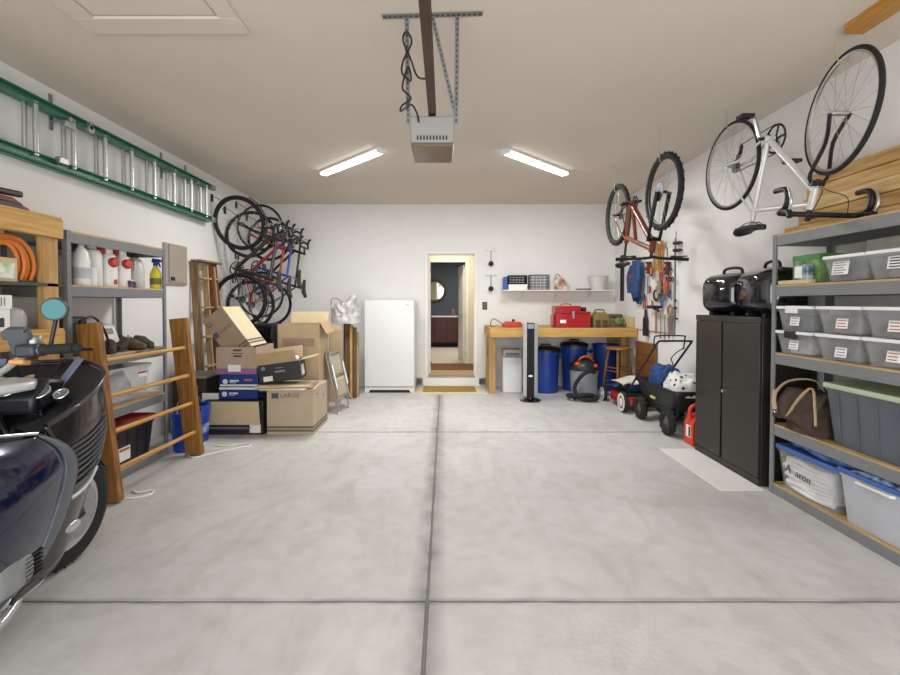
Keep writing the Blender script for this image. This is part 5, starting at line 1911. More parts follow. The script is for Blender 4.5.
for y0, y1, m_, dx in ((5.60, 5.66, m_old, .0), (6.22, 6.10, m_old3, .0), (5.76, 5.82, m_old2, .045), (6.06, 6.00, m_old2, .045), (5.86, 5.88, m_old3, .09)):
    MB().beam(lw(y0, .012, dx), lw(y1, 1.94 if dx == 0 else 1.90, dx), .028, .10 if dx == 0 else .07, up=(1, 0, 0)).build('rail', m_, t, w=True, bevel=.003)
for i in range(5):
    z = .3 + i * .36
    MB().bx(lw(0, z).x - .01, lw(0, z).x + .10, 5.62 + i * .012, 6.18 - i * .012, z - .012, z + .012).build('step', m_old2, t, w=True, bevel=.003)
MB().bx(-3.085, -2.95, 5.62, 6.14, 1.942, 1.965).build('top_cap', m_old, t, w=True, bevel=.003)

# ---- cardboard and boxes
m_stripe = M('dark_band_print', '#6f675c', .8)


def panel(parent, name, c, sz, rot, mat):
    return MB().box(c, sz, rot).build(name, mat, parent, bevel=.002, seg=1)


def carton(label, loc, w, d, h, mat, rz=0, name='cardboard_box', open_=False, mat4=None, inside=None):
    t = T(name, label, 'box', loc, rz, mat=mat4)
    if open_:
        k = MB()
        th = .006
        k.bx(-w / 2, w / 2, 0, th, 0, h)
        k.bx(-w / 2, w / 2, d - th, d, 0, h)
        k.bx(-w / 2, -w / 2 + th, th, d - th, 0, h)
        k.bx(w / 2 - th, w / 2, th, d - th, 0, h)
        k.bx(-w / 2, w / 2, 0, d, 0, th)
        k.build('body', mat, t)
    else:
        MB().bx(-w / 2, w / 2, 0, d, 0, h).build('body', mat, t, bevel=.004)
        MB().bx(-w / 2 + .004, w / 2 - .004, d / 2 - .025, d / 2 + .025, h - .001, h + .0015).build('tape', M('packing_tape', '#b79a6b', .35), t)
    return t


def strip(t, x0, x1, z0, z1, mat, y=-.0015, name='print'):
    return MB().bx(x0, x1, y, y + .002, z0, z1).build(name, mat, t)


m_sq = M('blue_grey_print', '#4b556b', .8)
A = carton('large brown moving box marked LARGE on the floor before the chair', (-1.685, 5.01, 0), .505, .60, .497, M('moving_box_card', '#bca990', .85, 0, .07, 7, bump=.05))
strip(A, -.20, -.125, .40, .455, m_sq)
text('LARGE', .07, A, M('faded_print', '#6e6052', .8), (.0, -.001, .43), (PI / 2, 0, 0))
for z0, z1 in ((.035, .06), (.072, .097)):
    k = MB()
    k.bx(-.2525, .2535, -.0015, .0005, z0, z1)
    k.bx(.2520, .2540, 0, .6, z0, z1)
    k.build('printed_band', m_stripe, A)
for y, z in ((.16, .42), (.40, .36)):
    MB().cyl((.252, y, z), (.2545, y, z), .012, n=12).build('hole', m_ink, A)

B = carton('black printed box with a cream flap hanging down its front', (-2.30, 5.02, 0), .64, .42, .375, M('black_box_print', '#232329', .5, 0, .2, 8))
panel(B, 'flap', (-.005, -.045, .245), (.60, .005, .265), (.16, 0, 0), m_cardl)
strip(B, -.30, .18, .06, .085, M('grey_box_print', '#6b6d73', .5))
strip(B, .17, .29, .02, .11, m_paper)
MB().bx(.3195, .3215, .1, .3, .12, .25).build('paper_tag', m_paper, B)
m_bluebox = M('blue_carton_print', '#1b3c86', .45, 0, .12, 8)
for i, (z, lab) in enumerate(((.380, 'lower of the two flat blue cartons under the purple banded box'), (.517, 'upper of the two flat blue cartons under the purple banded box'))):
    t = carton(lab, (-2.275 + .008 * i, 5.07 + .004 * i, z), .42, .40, .132, m_bluebox, name='blue_carton')
    t['group'] = 'flat blue cartons'
    strip(t, -.208, .205, .105 if i == 0 else .004, .13 if i == 0 else .024, m_white)
    MB().cyl((-.15, -.0015, .055), (-.15, .001, .055), .028, n=20).build('round_logo', m_white, t)
    k = MB()
    k.bx(-.10, .0, -.0015, .0005, .055, .072)
    k.bx(-.10, -.03, -.0015, .0005, .04, .046)
    k.build('print', m_white, t)
    if i:
        strip(t, .06, .15, .06, .085, M('red_print', '', .7), name='red_mark')
D = carton('pinkish box with a purple band holding the tilted brown box', (-2.295, 5.075, .652), .44, .52, .298, M('pink_brown_card', '#b59e8d', .8, 0, .06, 8), open_=True)
k = MB()
k.bx(-.221, .221, -.0015, .0005, .0, .065)
k.bx(.2195, .2215, 0, .52, 0, .065)
k.build('purple_band', M('purple_print_band', '#93678f', .7), D)
strip(D, -.09, .05, .03, .105, m_paper, -.003, 'paper_tag')
k = MB()
for z, x0, x1 in ((.255, -.03, .06), (.225, -.05, .08), (.19, -.03, .06)):
    k.bx(x0, x1, -.0015, .0005, z, z + (.02 if z != .225 else .008))
k.build('print', M('brown_print', '#57453a', .8), D)
# tilted box thrust into the purple banded one: front corners measured in the X-Z plane at its front
ex = Vector((-.224, 0, -.166)).normalized()     # short side
ez = Vector((-.327, 0, .443)).normalized()      # long side, upwards
ey = Vector((0, 1, 0))
P4 = Vector((-2.142, 5.12, .955))
O = P4 + ex * .14
mt = Matrix(((-ex.x, 0, ez.x, O.x), (-ex.y, 1, ez.y, O.y), (-ex.z, 0, ez.z, O.z), (0, 0, 0, 1)))
E = carton('tilted brown moving box sticking out of the purple banded box', (0, 0, 0), .279, .44, .55, m_card2, mat4=mt)
MB().bx(.1385, .1405, .004, .436, .004, .546).build('side_panel', M('lit_side_card', '#d8c8a6', .85, 0, .06, 9), E)  # upward side's brightness over the shaded front, put into paler card colour
k = MB()
for z0 in (.04, .075):
    k.bx(.1395, .1415, .0, .44, z0, z0 + .022)
    k.bx(.02, .1395, -.0015, .0005, z0 + .0, z0 + .022)
k.build('printed_band', m_stripe, E)
strip(E, -.13, -.075, .30, .36, m_sq)
text('LARGE', .052, E, M('dark_faded_print', '#6d5a4a', .8), (.025, -.001, .33), (PI / 2, 0, 0))
k = MB()
k.ring((-.095, -.0005, .47), (0, 1, 0), .024, .004, 20, 4)
k.build('round_logo', m_sq, E)

# papers and cardboard lying on the big box
for i, (x, y, rz, w, d, z, m_, lab) in enumerate(((-1.72, 5.16, .12, .58, .44, .500, m_cardl, 'lowest flat sheet of cardboard on the large moving box'), (-1.80, 5.13, -.05, .62, .40, .509, m_paper, 'white foam sheet lying between cardboard sheets on the moving box'),
                                                  (-1.73, 5.15, .07, .56, .42, .518, m_card2, 'brown flattened carton beneath the black printer box'), (-1.78, 5.14, .15, .58, .38, .527, m_cardl, 'topmost flat sheet of cardboard under the black printer box'))):
    k = MB()
    k.T = Matrix.Translation((x, y, z)) @ Matrix.Rotation(rz, 4, 'Z')
    k.bx(-w / 2, w / 2, -d / 2, d / 2, 0, .007)
    tag(k.build('cardboard_sheet', m_), lab, 'sheet', 'flat sheets on the large moving box')
mt = Matrix.Translation((-1.815, 5.10, .568)) @ Matrix.Rotation(.10, 4, 'Z') @ Matrix.Rotation(-.125, 4, 'Y')
F_ = carton('black printer box with open brown flaps on the large moving box', (0, 0, 0), .45, .30, .205, M('black_printer_box', '#262528', .5, 0, .2, 10), mat4=mt, open_=True)
panel(F_, 'flap', (-.02, -.035, .272), (.44, .005, .15), (.5, 0, 0), m_card)
panel(F_, 'flap', (.0, .32, .275), (.42, .005, .15), (-.25, 0, 0), m_cardl)
panel(F_, 'flap', (.315, .15, .218), (.18, .28, .005), (0, -.12, 0), m_cardl)
panel(F_, 'inner_carton', (.12, .12, .20), (.14, .12, .1), (.2, .2, .3), m_paper)
MB().cyl((-.17, -.0015, .165), (-.17, .001, .165), .022, n=18).build('round_logo', m_inkg, F_)
strip(F_, -.18, -.08, .02, .075, m_paper, -.003, 'paper_tag')
k = MB()
k.bx(-.05, .06, -.0015, .0005, .105, .125)
k.bx(-.04, .04, -.0015, .0005, .15, .158)
k.build('print', m_inkg, F_)
MB().bx(.2235, .2265, .06, .2, .03, .15).build('paper_tag', m_paper, F_)

G_ = carton('tall open brown box with raised flaps behind the black printer box', (-1.815, 5.72, 0), .51, .46, 1.17, M('tall_box_card', '#bfa887', .85, 0, .07, 7), open_=True)
panel(G_, 'flap', (.0, .49, 1.245), (.50, .006, .16), (-.35, 0, 0), m_cardl)
panel(G_, 'flap', (.30, .23, 1.13), (.006, .42, .18), (0, -.5, 0), m_card)
strip(G_, -.2, .2, .9, 1.0, m_card2)
# black drawer tower behind, dark crate at the wall
t = T('drawer_tower', 'black plastic drawer tower standing behind the tilted brown box', 'drawers', (-2.33, 5.80, 0))
MB().bx(-.17, .17, 0, .34, 0, 1.17).build('body', m_black, t, bevel=.006)
for i in range(4):
    d = MB().bx(-.155, .155, -.008, .0, .03 + i * .285, .29 + i * .285).build('drawer', m_gloss, t, bevel=.004)
    MB().bx(-.05, .05, -.02, -.008, .24 + i * .285, .26 + i * .285).build('handle', m_black, d)
t = T('crate', 'dark brown crate with a grey board lid near the left wall', 'crate', (-2.84, 5.22, 0))
MB().bx(-.19, .19, -.1, .34, 0, .60).build('body', M('dark_brown_crate', '#3a2e27', .6, 0, .2, 8), t, bevel=.006)
MB().bx(-.20, .20, -.12, .35, .601, .625).build('lid', M('grey_lid_board', '#9a9488', .7), t, bevel=.003)
MB().bx(.0, .1, -.104, -.1, .44, .52).build('paper_tag', M('grey_tag', '#77787c', .6), t)
tag(MB().bx(-2.68, -2.50, 5.085, 5.11, .0, .44).build('white_board', m_paper, bevel=.002), 'white board edge standing beside the black box with the cream flap', 'board')

# ---- folded lawn chair
t = T('folding_chair', 'folded aluminium lawn chair with beige webbing leaning on the boxes', 'chair', (-1.37, 6.12, 0))
m_tub_ = M('dull_aluminium', '#a39f95', .5, .5, .1, 30)
m_web = M('beige_webbing', '#b9ae94', .8, 0, .15, 30)


def cp(a, h, o=0):
    """a across (0..1), h up the slope, o off the surface"""
    b0 = Vector((-1.36, 5.93, .012)).lerp(Vector((-1.315, 6.33, .012)), a)
    n = Vector((1, -.1, .2))
    return b0 + Vector((-.175, -.0, .775)) * h + n * o


for o, h0, h1, nm in ((0, 0, 1.0, 'leg_frame'), (.035, .17, .98, 'seat_frame')):
    P = [cp(.02, h0, o), cp(.0, h0 + .04, o), cp(.0, h1 - .06, o), cp(.06, h1, o), cp(.94, h1, o), cp(1, h1 - .06, o), cp(1., h0 + .04, o), cp(.98, h0, o)]
    MB().tube(P, .013, 10).build(nm, m_tub_, t, w=True)
MB().tube([cp(0, .22, .0), cp(1, .22, .0)], .011, 8).build('crossbar', m_alu, t, w=True)
for h0, h1 in ((.24, .56), (.60, .95)):
    k = MB()
    k.grid(lambda u, v: cp(.04 + .92 * u, h0 + (h1 - h0) * v, .036 - .012 * math.sin(PI * u)), 10, 6)
    k.build('webbing', m_web, t, w=True, solid=.005)
for a in (0, 1):
    MB().tube([cp(a, .40, .05), cp(a, .80, .05)], .017, 10).build('armrest', m_alu, t, w=True)
    MB().cyl(cp(a, -.012, 0), cp(a, .03, 0), .016, n=12).build('foot_cap', m_white, t, w=True)

# ---- boards leaning beside the freezer
m_dk = wood('dark_lumber', '#7a5a3a', '#54391f', .7, 2)
lum = [(-1.405, 6.93, .105, .034, 1.10, m_pinez, 'pale board'), (-1.36, 6.97, .10, .034, 1.06, m_dk, 'dark board'), (-1.45, 6.96, .06, .05, 1.20, m_dk, 'dark brown post'), (-1.335, 7.06, .06, .025, .98, m_old2, 'weathered lath'), (-1.495, 7.02, .09, .03, 1.22, m_old, 'grey brown board'), (-1.54, 7.08, .07, .03, 1.12, m_old3, 'reddish board')]
pos = ['second from the freezer side', 'third from the freezer side', 'fourth from the freezer', 'closest to the freezer', 'fifth from the freezer', 'farthest from the freezer']
for i, (x, y, w_, th, h, m_, nm) in enumerate(lum):
    k = MB()
    k.beam((x, y + .012, .004), (x - .02, y + .13, h), th, w_, up=(0, 1, 0))
    tag(k.build('lumber_board', m_, bevel=.003), nm + ' in the upright bundle beside the freezer, ' + ['foremost pale one', 'behind the pale one', 'left of the pale one', 'closest to the freezer', 'second from the left', 'leftmost'][i], 'board', 'boards leaning beside the freezer')
for i, (x0, x1, y, h, m_, lab) in enumerate(((-1.68, -1.50, 6.66, 1.04, m_card, 'flattened brown carton standing upright between tall box and boards'), (-1.70, -1.53, 6.72, 1.10, m_cardl, 'pale flattened carton standing behind the brown flattened one'))):
    tag(MB().box(((x0 + x1) / 2, y + .05, h / 2 + .004), (x1 - x0, .012, h), (-.06, 0, 0)).build('flattened_carton', m_, bevel=.002), lab, 'carton')
k = cloth_heap('plastic_bag', 'crumpled translucent white plastic bag on top of the upright boards', (-1.50, 7.04, 1.13), (.21, .18, .36), M('translucent_film', '#d9d5d3', .3, 0, .25, 16, bump=.8, alpha=.85), 6, 'bag', amp=.06)
tag(MB().tube(smooth_path([(-1.72, 6.98, 1.40), (-1.70, 6.97, 1.50), (-1.62, 6.98, 1.50), (-1.56, 6.98, 1.43), (-1.6, 6.95, 1.36)], 6), .006, 6).build('twine', M('red_cord', '#9a3a2e', .6)), 'thin red cord curling over the white plastic bag', 'cord')

# ================================================================ garage door opener
t = T('garage_door_opener', 'white garage door opener hanging from the ceiling on slotted brackets', 'opener', (-.077, 2.92, 2.365))
ox = -.077
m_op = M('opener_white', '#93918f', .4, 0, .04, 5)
k = MB()
k.prism([(-.128 + ox, 2.385), (.128 + ox, 2.385), (.137 + ox, 2.545), (-.137 + ox, 2.545)], 1, 2.76, 3.10)
k.build('housing', m_op, t, w=True, bevel=.014)
k = MB()
for i in range(10):
    x = ox - .085 + i * .019
    k.bx(x - .004, x + .004, 2.755, 2.762, 2.40, 2.425)
k.build('vent_slots', m_black, t, w=True)
MB().prism([(-.124 + ox, 2.365), (.124 + ox, 2.365), (.126 + ox, 2.385), (-.126 + ox, 2.385)], 1, 2.765, 3.095).build('light_lens', M('smoked_lens', '#6b5a49', .25, 0, .1, 5), t, w=True, bevel=.006)
k = MB()
k.bx(ox - .024, ox + .024, YF + .02, 2.85, 2.585, 2.591)
k.bx(ox - .005, ox + .005, YF + .02, 2.85, 2.591, 2.625)
k.bx(ox - .021, ox + .021, YF + .02, 2.85, 2.548, 2.585)
k.build('rail', M('brown_rail', '#4a362b', .4, .4, .15, 8), t, w=True)
m_gv = M('dull_galvanised', '#87898a', .5, .6, .2, 60)


def slotted(name, p0, p1, w_, parent, up=(0, 1, 0)):
    p0, p1 = Vector(p0), Vector(p1)
    k = MB()
    k.beam(p0, p1, w_, .004, up=up)
    n = int((p1 - p0).length / .03)
    d = (p1 - p0) / n
    for i in range(n):
        c = p0 + d * (i + .5)
        k.beam(c - d * .26, c + d * .26, w_ * .36, .0062, 1, up=up)
    return k.build(name, [m_gv, m_ink], parent, w=True)


slotted('ceiling_angle', (-.37, 2.77, ZC - .006), (.22, 2.74, ZC - .006), .04, t, up=(0, 0, 1))
slotted('hanger', (-.225, 2.765, ZC - .01), (-.218, 2.765, 2.50), .026, t)
slotted('hanger', (.072, 2.755, ZC - .01), (.066, 2.765, 2.50), .026, t)
slotted('brace', (-.075, 2.76, ZC - .01), (.062, 2.768, 2.55), .024, t)
for x, x2 in ((-.222, ox - .12), (.070, ox + .12)):
    MB().cyl((x, 2.775, 2.52), (x2, 2.79, 2.52), .008, n=8).build('bolt', m_gv, t, w=True)
k = MB().tube(smooth_path([(-.10, 2.74, 2.75), (-.16, 2.74, 2.76), (-.20, 2.74, 2.86), (-.245, 2.74, 2.97), (-.225, 2.74, 3.02), (-.195, 2.74, 2.96), (-.245, 2.74, 2.85), (-.25, 2.745, 2.78), (-.20, 2.745, 2.74), (-.215, 2.745, 2.82), (-.25, 2.745, 2.70), (-.20, 2.75, 2.64), (-.25, 2.75, 2.60), (-.26, 2.75, 2.565), (-.20, 2.745, 2.60), (-.165, 2.745, 2.55), (-.155, 2.75, 2.50)], 7), .006, 6)
k.build('power_cord', m_black, t, w=True)
# ================================================================ touring motorcycle
MOTO = T('motorcycle', 'dark navy blue touring motorcycle parked before the pine shelf at left', 'motorcycle', (-2.09, 2.50, 0), math.radians(96))
m_navy = M('deep_navy_paint', '#0a1130', .12, .15, .12, 3, coat=.9)
m_fair = M('black_brown_fairing', '#1d1817', .2, .1, .15, 4, coat=.6)
m_fgrey = M('grey_fairing_trim', '#565b66', .35, .2, .06, 6)
m_cock = M('cockpit_black', '#1b1d24', .42, 0, .15, 20)
m_eng = M('engine_metal', '#8f9294', .4, .7, .2, 20)
m_silv = M('silver_paint', '#bfc1c2', .28, .6, .06, 10)


def part(mb, name, mat, parent=None, **k):
    k.setdefault('smooth', 50)
    return mb.build(name, mat, parent or MOTO, **k)


def shell(name, fn, nu, nv, mat, parent=None, th=.008):
    k = MB()
    k.grid(fn, nu, nv)
    return k.build(name, mat, parent or MOTO, smooth=60, solid=th)


def lerpc(xs, t):
    """piecewise smooth interpolation through tuples"""
    n = len(xs) - 1
    f = min(max(t, 0), 1) * n
    i = min(int(f), n - 1)
    P = [Vector(p) for p in (xs[max(i - 1, 0)], xs[i], xs[i + 1], xs[min(i + 2, n)])]
    q = f - i
    a, b, c, d = P
    return .5 * ((2 * b) + (-a + c) * q + (2 * a - 5 * b + 4 * c - d) * q * q + (-a + 3 * b - 3 * c + d) * q ** 3)


# front wheel, steered a touch to the left
SX = Matrix.Rotation(math.radians(-7), 4, 'Z')
c0 = Vector((-.01, 0, .305))
k = MB()
k.T = SX
k.lathe([(.205, -.045), (.245, -.058), (.285, -.05), (.302, -.025), (.305, 0), (.302, .025), (.285, .05), (.245, .058), (.205, .045)], c0, (0, 1, 0), 56)
for i in range(36):
    a = 2 * PI * i / 36
    for s in (-1, 1):
        k.box(c0 + Vector((.3025 * math.cos(a + s * .03), s * .022, .3025 * math.sin(a + s * .03))), (.004, .03, .008), (0, -a, s * .5))
fw = part(k, 'front_wheel', m_rubber)
k = MB()
k.T = SX
k.lathe([(.215, -.046), (.200, -.044), (.185, -.03), (.185, .03), (.200, .044), (.215, .046)], c0, (0, 1, 0), 48)
k.cyl(c0 - Vector((0, .06, 0)), c0 + Vector((0, .06, 0)), .04, n=20)
for i in range(5):
    a = 2 * PI * i / 5
    for s in (-1, 1):
        k.beam(c0 + Vector((.03 * math.cos(a), s * .015, .03 * math.sin(a))), c0 + Vector((.192 * math.cos(a + s * .14), s * .012, .192 * math.sin(a + s * .14))), .022, .028, up=(0, 1, 0))
part(k, 'rim', m_silv, fw)
for s in (-1, 1):
    k = MB()
    k.T = SX
    k.lathe([(.09, s * .075), (.155, s * .075), (.155, s * .08), (.09, s * .08)], c0, (0, 1, 0), 40)
    part(k, 'brake_disc', m_galv, fw)
    k = MB()
    k.T = SX
    k.box(c0 + Vector((-.12, s * .08, .10)), (.10, .05, .07), (0, .7, 0))
    part(k, 'brake_caliper', m_dsteel, bevel=.01)
    k = MB()
    k.T = SX
    k.cyl(c0 + Vector((0, s * .105, -.02)), c0 + Vector((-.13, s * .11, .33)), .03, n=16)
    k.cyl(c0 + Vector((-.12, s * .11, .3)), c0 + Vector((-.29, s * .115, .78)), .021, n=16, mi=1)
    part(k, 'fork_leg', [m_dsteel, m_chrome])


def fend(u, v):
    a = .35 + 2.1 * u
    w = (v - .5) * 2
    r = .335 - .03 * w * w
    return SX @ (c0 + Vector((r * math.cos(a), .075 * w * (1 - .25 * abs(2 * u - 1)), r * math.sin(a))))


shell('front_mudguard', fend, 20, 8, m_navy)

for s in (-1, 1):
    # big painted side panel
    FE = [(-.88, -.33, .27), (-.79, -.385, .36), (-.725, -.42, .48), (-.665, -.435, .62), (-.615, -.432, .74), (-.63, -.415, .83), (-.70, -.385, .905)]
    RE = [(-1.20, -.28, .30), (-1.18, -.33, .40), (-1.15, -.37, .50), (-1.13, -.385, .62), (-1.13, -.375, .76), (-1.14, -.345, .90), (-1.15, -.30, 1.0)]

    def sidep(u, v):
        a, b = lerpc(FE, v), lerpc(RE, v)
        p = a.lerp(b, u)
        p.y -= .03 * math.sin(PI * u) * math.sin(PI * v)
        return Vector((p.x, p.y if s < 0 else -p.y, p.z))
    shell('side_panel', sidep, 16, 18, m_navy, th=.012)

    def trim(u, v):
        a = lerpc(FE, v)
        wdt = .03 + .068 * math.sin(PI * min(1, v * 1.05)) ** .8
        p = a + Vector((wdt * u + .002, -.004 + .012 * u * u, 0))
        return Vector((p.x, p.y if s < 0 else -p.y, p.z))
    shell('side_trim', trim, 6, 18, m_fgrey, th=.010)

    # front fairing flank wrapping to the nose
    LO = [(-.78, -.34, .27), (-.58, -.365, .31), (-.41, -.335, .41), (-.19, -.26, .52), (-.02, -.13, .68), (.02, 0, .70)]
    MI = [(-.60, -.40, .70), (-.40, -.395, .72), (-.24, -.355, .76), (-.08, -.27, .82), (.06, -.14, .86), (.10, 0, .87)]
    HI = [(-.64, -.375, .925), (-.42, -.385, .985), (-.24, -.355, 1.045), (-.10, -.28, 1.085), (.0, -.15, 1.11), (.03, 0, 1.115)]

    def flank(u, v):
        p = lerpc([lerpc(LO, u), lerpc(MI, u), lerpc(HI, u)], v)
        return Vector((p.x, p.y if s < 0 else -p.y, p.z))
    fl = shell('front_fairing', flank, 24, 16, m_fair, th=.012)

    # louvres
    k = MB()
    for i in range(8):
        v = .40 + i * .038
        P = []
        for j in range(9):
            u = .07 + (.37 - .012 * abs(i - 4)) * j / 8
            p = flank(u, v)
            P.append(p + Vector((.004, (-.006 if s < 0 else .006), 0)))
        k.tube(P, .006, 6, flat=.6)
    part(k, 'louvre', m_cock, fl)
    k = MB()
    k.tube([flank(.12 + .26 * j / 6, .345) + Vector((.003, -.004 if s < 0 else .004, 0)) for j in range(7)], .010, 6)
    part(k, 'badge_strip', m_silv, fl)
    k = MB()
    q = flank(.24, .17)
    k.ball((q.x, q.y + (-.004 if s < 0 else .004), q.z), (.05, .010, .022), 18, 10)  # whitish reflection on the dark fairing, modelled as a silver blob
    part(k, 'reflection_blob', m_silv, fl)

    # cockpit edge rising from the panel to the corner, turned inwards
    IN = [(-.60, -.24, .92), (-.46, -.23, .93), (-.34, -.20, .95), (-.24, -.16, .98), (-.18, -.08, 1.0), (-.17, 0, 1.0)]

    def lip(u, v):
        a, b = lerpc(HI, u), lerpc(IN, u)
        p = a.lerp(b, v) + Vector((0, 0, -.02 * math.sin(PI * v)))
        return Vector((p.x, p.y if s < 0 else -p.y, p.z))
    shell('cockpit_panel', lip, 20, 8, m_cock, th=.01)
    k = MB()
    k.tube([Vector((p.x, p.y if s < 0 else -p.y, p.z + .004)) for p in [lerpc(HI, i / 24) for i in range(25)]], .011, 8)
    part(k, 'fairing_edge', M('edge_navy', '#12141f', .3, .1, .1, 5, coat=.5))
    # bright line along the top of the panel
    k = MB()
    k.tube([Vector((p.x, p.y if s < 0 else -p.y, p.z + .008)) for p in [Vector(FE[-1]).lerp(Vector(RE[-1]), i / 8) + Vector((0, -.012 * math.sin(PI * i / 8), 0)) for i in range(9)]], .007, 8)
    part(k, 'chrome_strip', m_chrome)

    # cylinder head of the flat twin
    y = s * -1 * -.30 if s < 0 else .30
    sg = -1 if s < 0 else 1
    k = MB()
    for i in range(9):
        k.lathe([(.085, -.004), (.085, .004)], (-.86, sg * (.19 + i * .018), .43), (0, sg, 0), 24)
    k.cyl((-.86, sg * .12, .43), (-.86, sg * .34, .43), .07, n=20)
    part(k, 'cylinder', m_dsteel)
    k = MB()
    rings = []
    for i in range(7):
        q = i / 6
        r = 1 - .35 * q ** 2.5
        rings.append([(-.86 + .115 * r * math.copysign(abs(math.cos(a)) ** .6, math.cos(a)), sg * (.34 + .085 * q), .43 + .085 * r * math.copysign(abs(math.sin(a)) ** .6, math.sin(a))) for a in [2 * PI * j / 28 for j in range(28)]])
    k.loft(rings)
    cvr = part(k, 'cylinder_cover', M('cast_silver', '#9a9c9e', .4, .5, .15, 12))
    k = MB()
    for i in range(6):
        k.box((-.78, sg * .415, .385 + i * .016), (.09, .02, .006))
    part(k, 'cover_fins', m_black, cvr)
    # lower silver guard tube and exhaust header
    k = MB()
    k.tube(smooth_path([(-.50, sg * .16, .16), (-.60, sg * .20, .14), (-.78, sg * .23, .125), (-.98, sg * .23, .125)], 6), .020, 10)
    k.tube(smooth_path([(-.52, sg * .14, .18), (-.66, sg * .185, .17), (-.98, sg * .20, .16)], 6), .014, 10)
    part(k, 'guard_tube', m_silv)
    k = MB()
    k.tube(smooth_path([(-.66, sg * .34, .36), (-.60, sg * .30, .26), (-.68, sg * .2, .2), (-.9, sg * .17, .19), (-1.2, sg * .19, .2)], 6), .024, 12)
    part(k, 'exhaust_pipe', m_chrome)

# engine block, sump, tank, seat and tail
k = MB()
k.bx(-.98, -.50, -.16, .16, .20, .62)
k.bx(-.92, -.55, -.12, .12, .15, .20)
k.cyl((-.50, 0, .46), (-.46, 0, .46), .13, n=24)
part(k, 'engine_block', m_eng, bevel=.03)
k = MB()
rings = []
for i in range(13):
    q = i / 12
    x = -.50 - .62 * q
    w = .13 + .10 * math.sin(PI * min(1, q * 1.15)) ** .6
    h = .93 + .10 * math.sin(PI * (q * .9 + .05)) - .10 * q
    rings.append([(x, w * math.copysign(abs(math.cos(a)) ** .7, math.cos(a)), .66 + (h - .66) * math.copysign(abs(math.sin(a)) ** .8, math.sin(a)) if math.sin(a) > 0 else .66 + .06 * math.sin(a)) for a in [2 * PI * j / 32 for j in range(32)]])
k.loft(rings)
tank = part(k, 'tank', M('black_tank_paint', '#15161c', .18, .1, .1, 4, coat=.6))
k = MB().cyl((-.72, 0, 1.005), (-.72, 0, 1.03), .05, n=24)
part(k, 'filler_cap', m_chrome, tank, bevel=.004)
k = MB()
rings = []
for i in range(11):
    q = i / 10
    x = -1.10 - .80 * q
    w = .13 + .06 * math.sin(PI * q)
    z = .80 + (.09 if q > .5 else .09 * max(0, q - .4) * 10)
    rings.append([(x, w * math.cos(a), z + .06 * math.sin(a)) for a in [2 * PI * j / 20 for j in range(20)]])
k.loft(rings)
part(k, 'seat', m_cock)
k = MB()
rings = []
for i in range(9):
    q = i / 8
    x = -1.12 - .95 * q
    rings.append([(x, (.22 - .10 * q) * math.copysign(abs(math.cos(a)) ** .6, math.cos(a)), .66 + .08 * q + (.10 - .02 * q) * math.sin(a)) for a in [2 * PI * j / 20 for j in range(20)]])
k.loft(rings)
part(k, 'tail', m_navy)
c1 = Vector((-1.50, 0, .305))
k = MB()
k.lathe([(.20, -.07), (.25, -.082), (.29, -.065), (.303, -.03), (.305, 0), (.303, .03), (.29, .065), (.25, .082), (.20, .07)], c1, (0, 1, 0), 48)
rw = part(k, 'rear_wheel', m_rubber)
k = MB()
k.lathe([(.21, -.07), (.18, -.04), (.18, .04), (.21, .07)], c1, (0, 1, 0), 40)
k.cyl(c1 - Vector((0, .09, 0)), c1 + Vector((0, .09, 0)), .06, n=20)
for i in range(5):
    a = 2 * PI * i / 5
    k.beam(c1, c1 + Vector((.19 * math.cos(a), 0, .19 * math.sin(a))), .04, .05, up=(0, 1, 0))
part(k, 'rim', m_silv, rw)
k = MB()
k.beam((-.95, -.11, .36), (-1.5, -.11, .31), .05, .09)
part(k, 'swing_arm', m_dsteel, bevel=.01)
MB().cyl((-1.2, .2, .24), (-1.85, .24, .36), .055, .06, n=24).build('silencer', m_chrome, MOTO)
k = MB()
k.beam((-.98, -.14, .22), (-1.02, -.24, .008), .03, .02)
k.beam((-.98, .14, .22), (-1.02, .24, .008), .03, .02)
k.beam((-1.02, -.24, .02), (-1.02, .24, .02), .03, .02)
part(k, 'centre_stand', m_dsteel)

# dashboard
k = MB()
k.prism([(-.46, .93), (-.30, .96), (-.24, 1.06), (-.36, 1.085), (-.46, 1.02)], 1, -.20, .20)
part(k, 'dashboard', m_cock, bevel=.02)
nrm = Vector((-.62, 0, .78))
for (y, r, x, z) in ((.085, .05, -.425, 1.045), (-.075, .05, -.425, 1.045), (-.19, .038, -.40, 1.02), (-.265, .028, -.38, 1.005)):
    ctr = Vector((x, y, z))
    k = MB()
    k.cyl(ctr - nrm * .04, ctr + nrm * .012, r * 1.02, n=28)
    g = part(k, 'gauge', m_cock)
    k = MB()
    k.ring(ctr + nrm * .012, nrm, r, .006, 30, 8)
    part(k, 'bezel', m_chrome, g)
    k = MB()
    k.cyl(ctr + nrm * .012, ctr + nrm * .0145, r * .92, n=28)
    k.beam(ctr + nrm * .015, ctr + nrm * .015 + Vector((.2, .6, .16)).normalized() * r * .7, .004, .002, 1)
    part(k, 'dial', [M('dial_grey', '#6d7376', .3, 0, .3, 30), m_white], g)
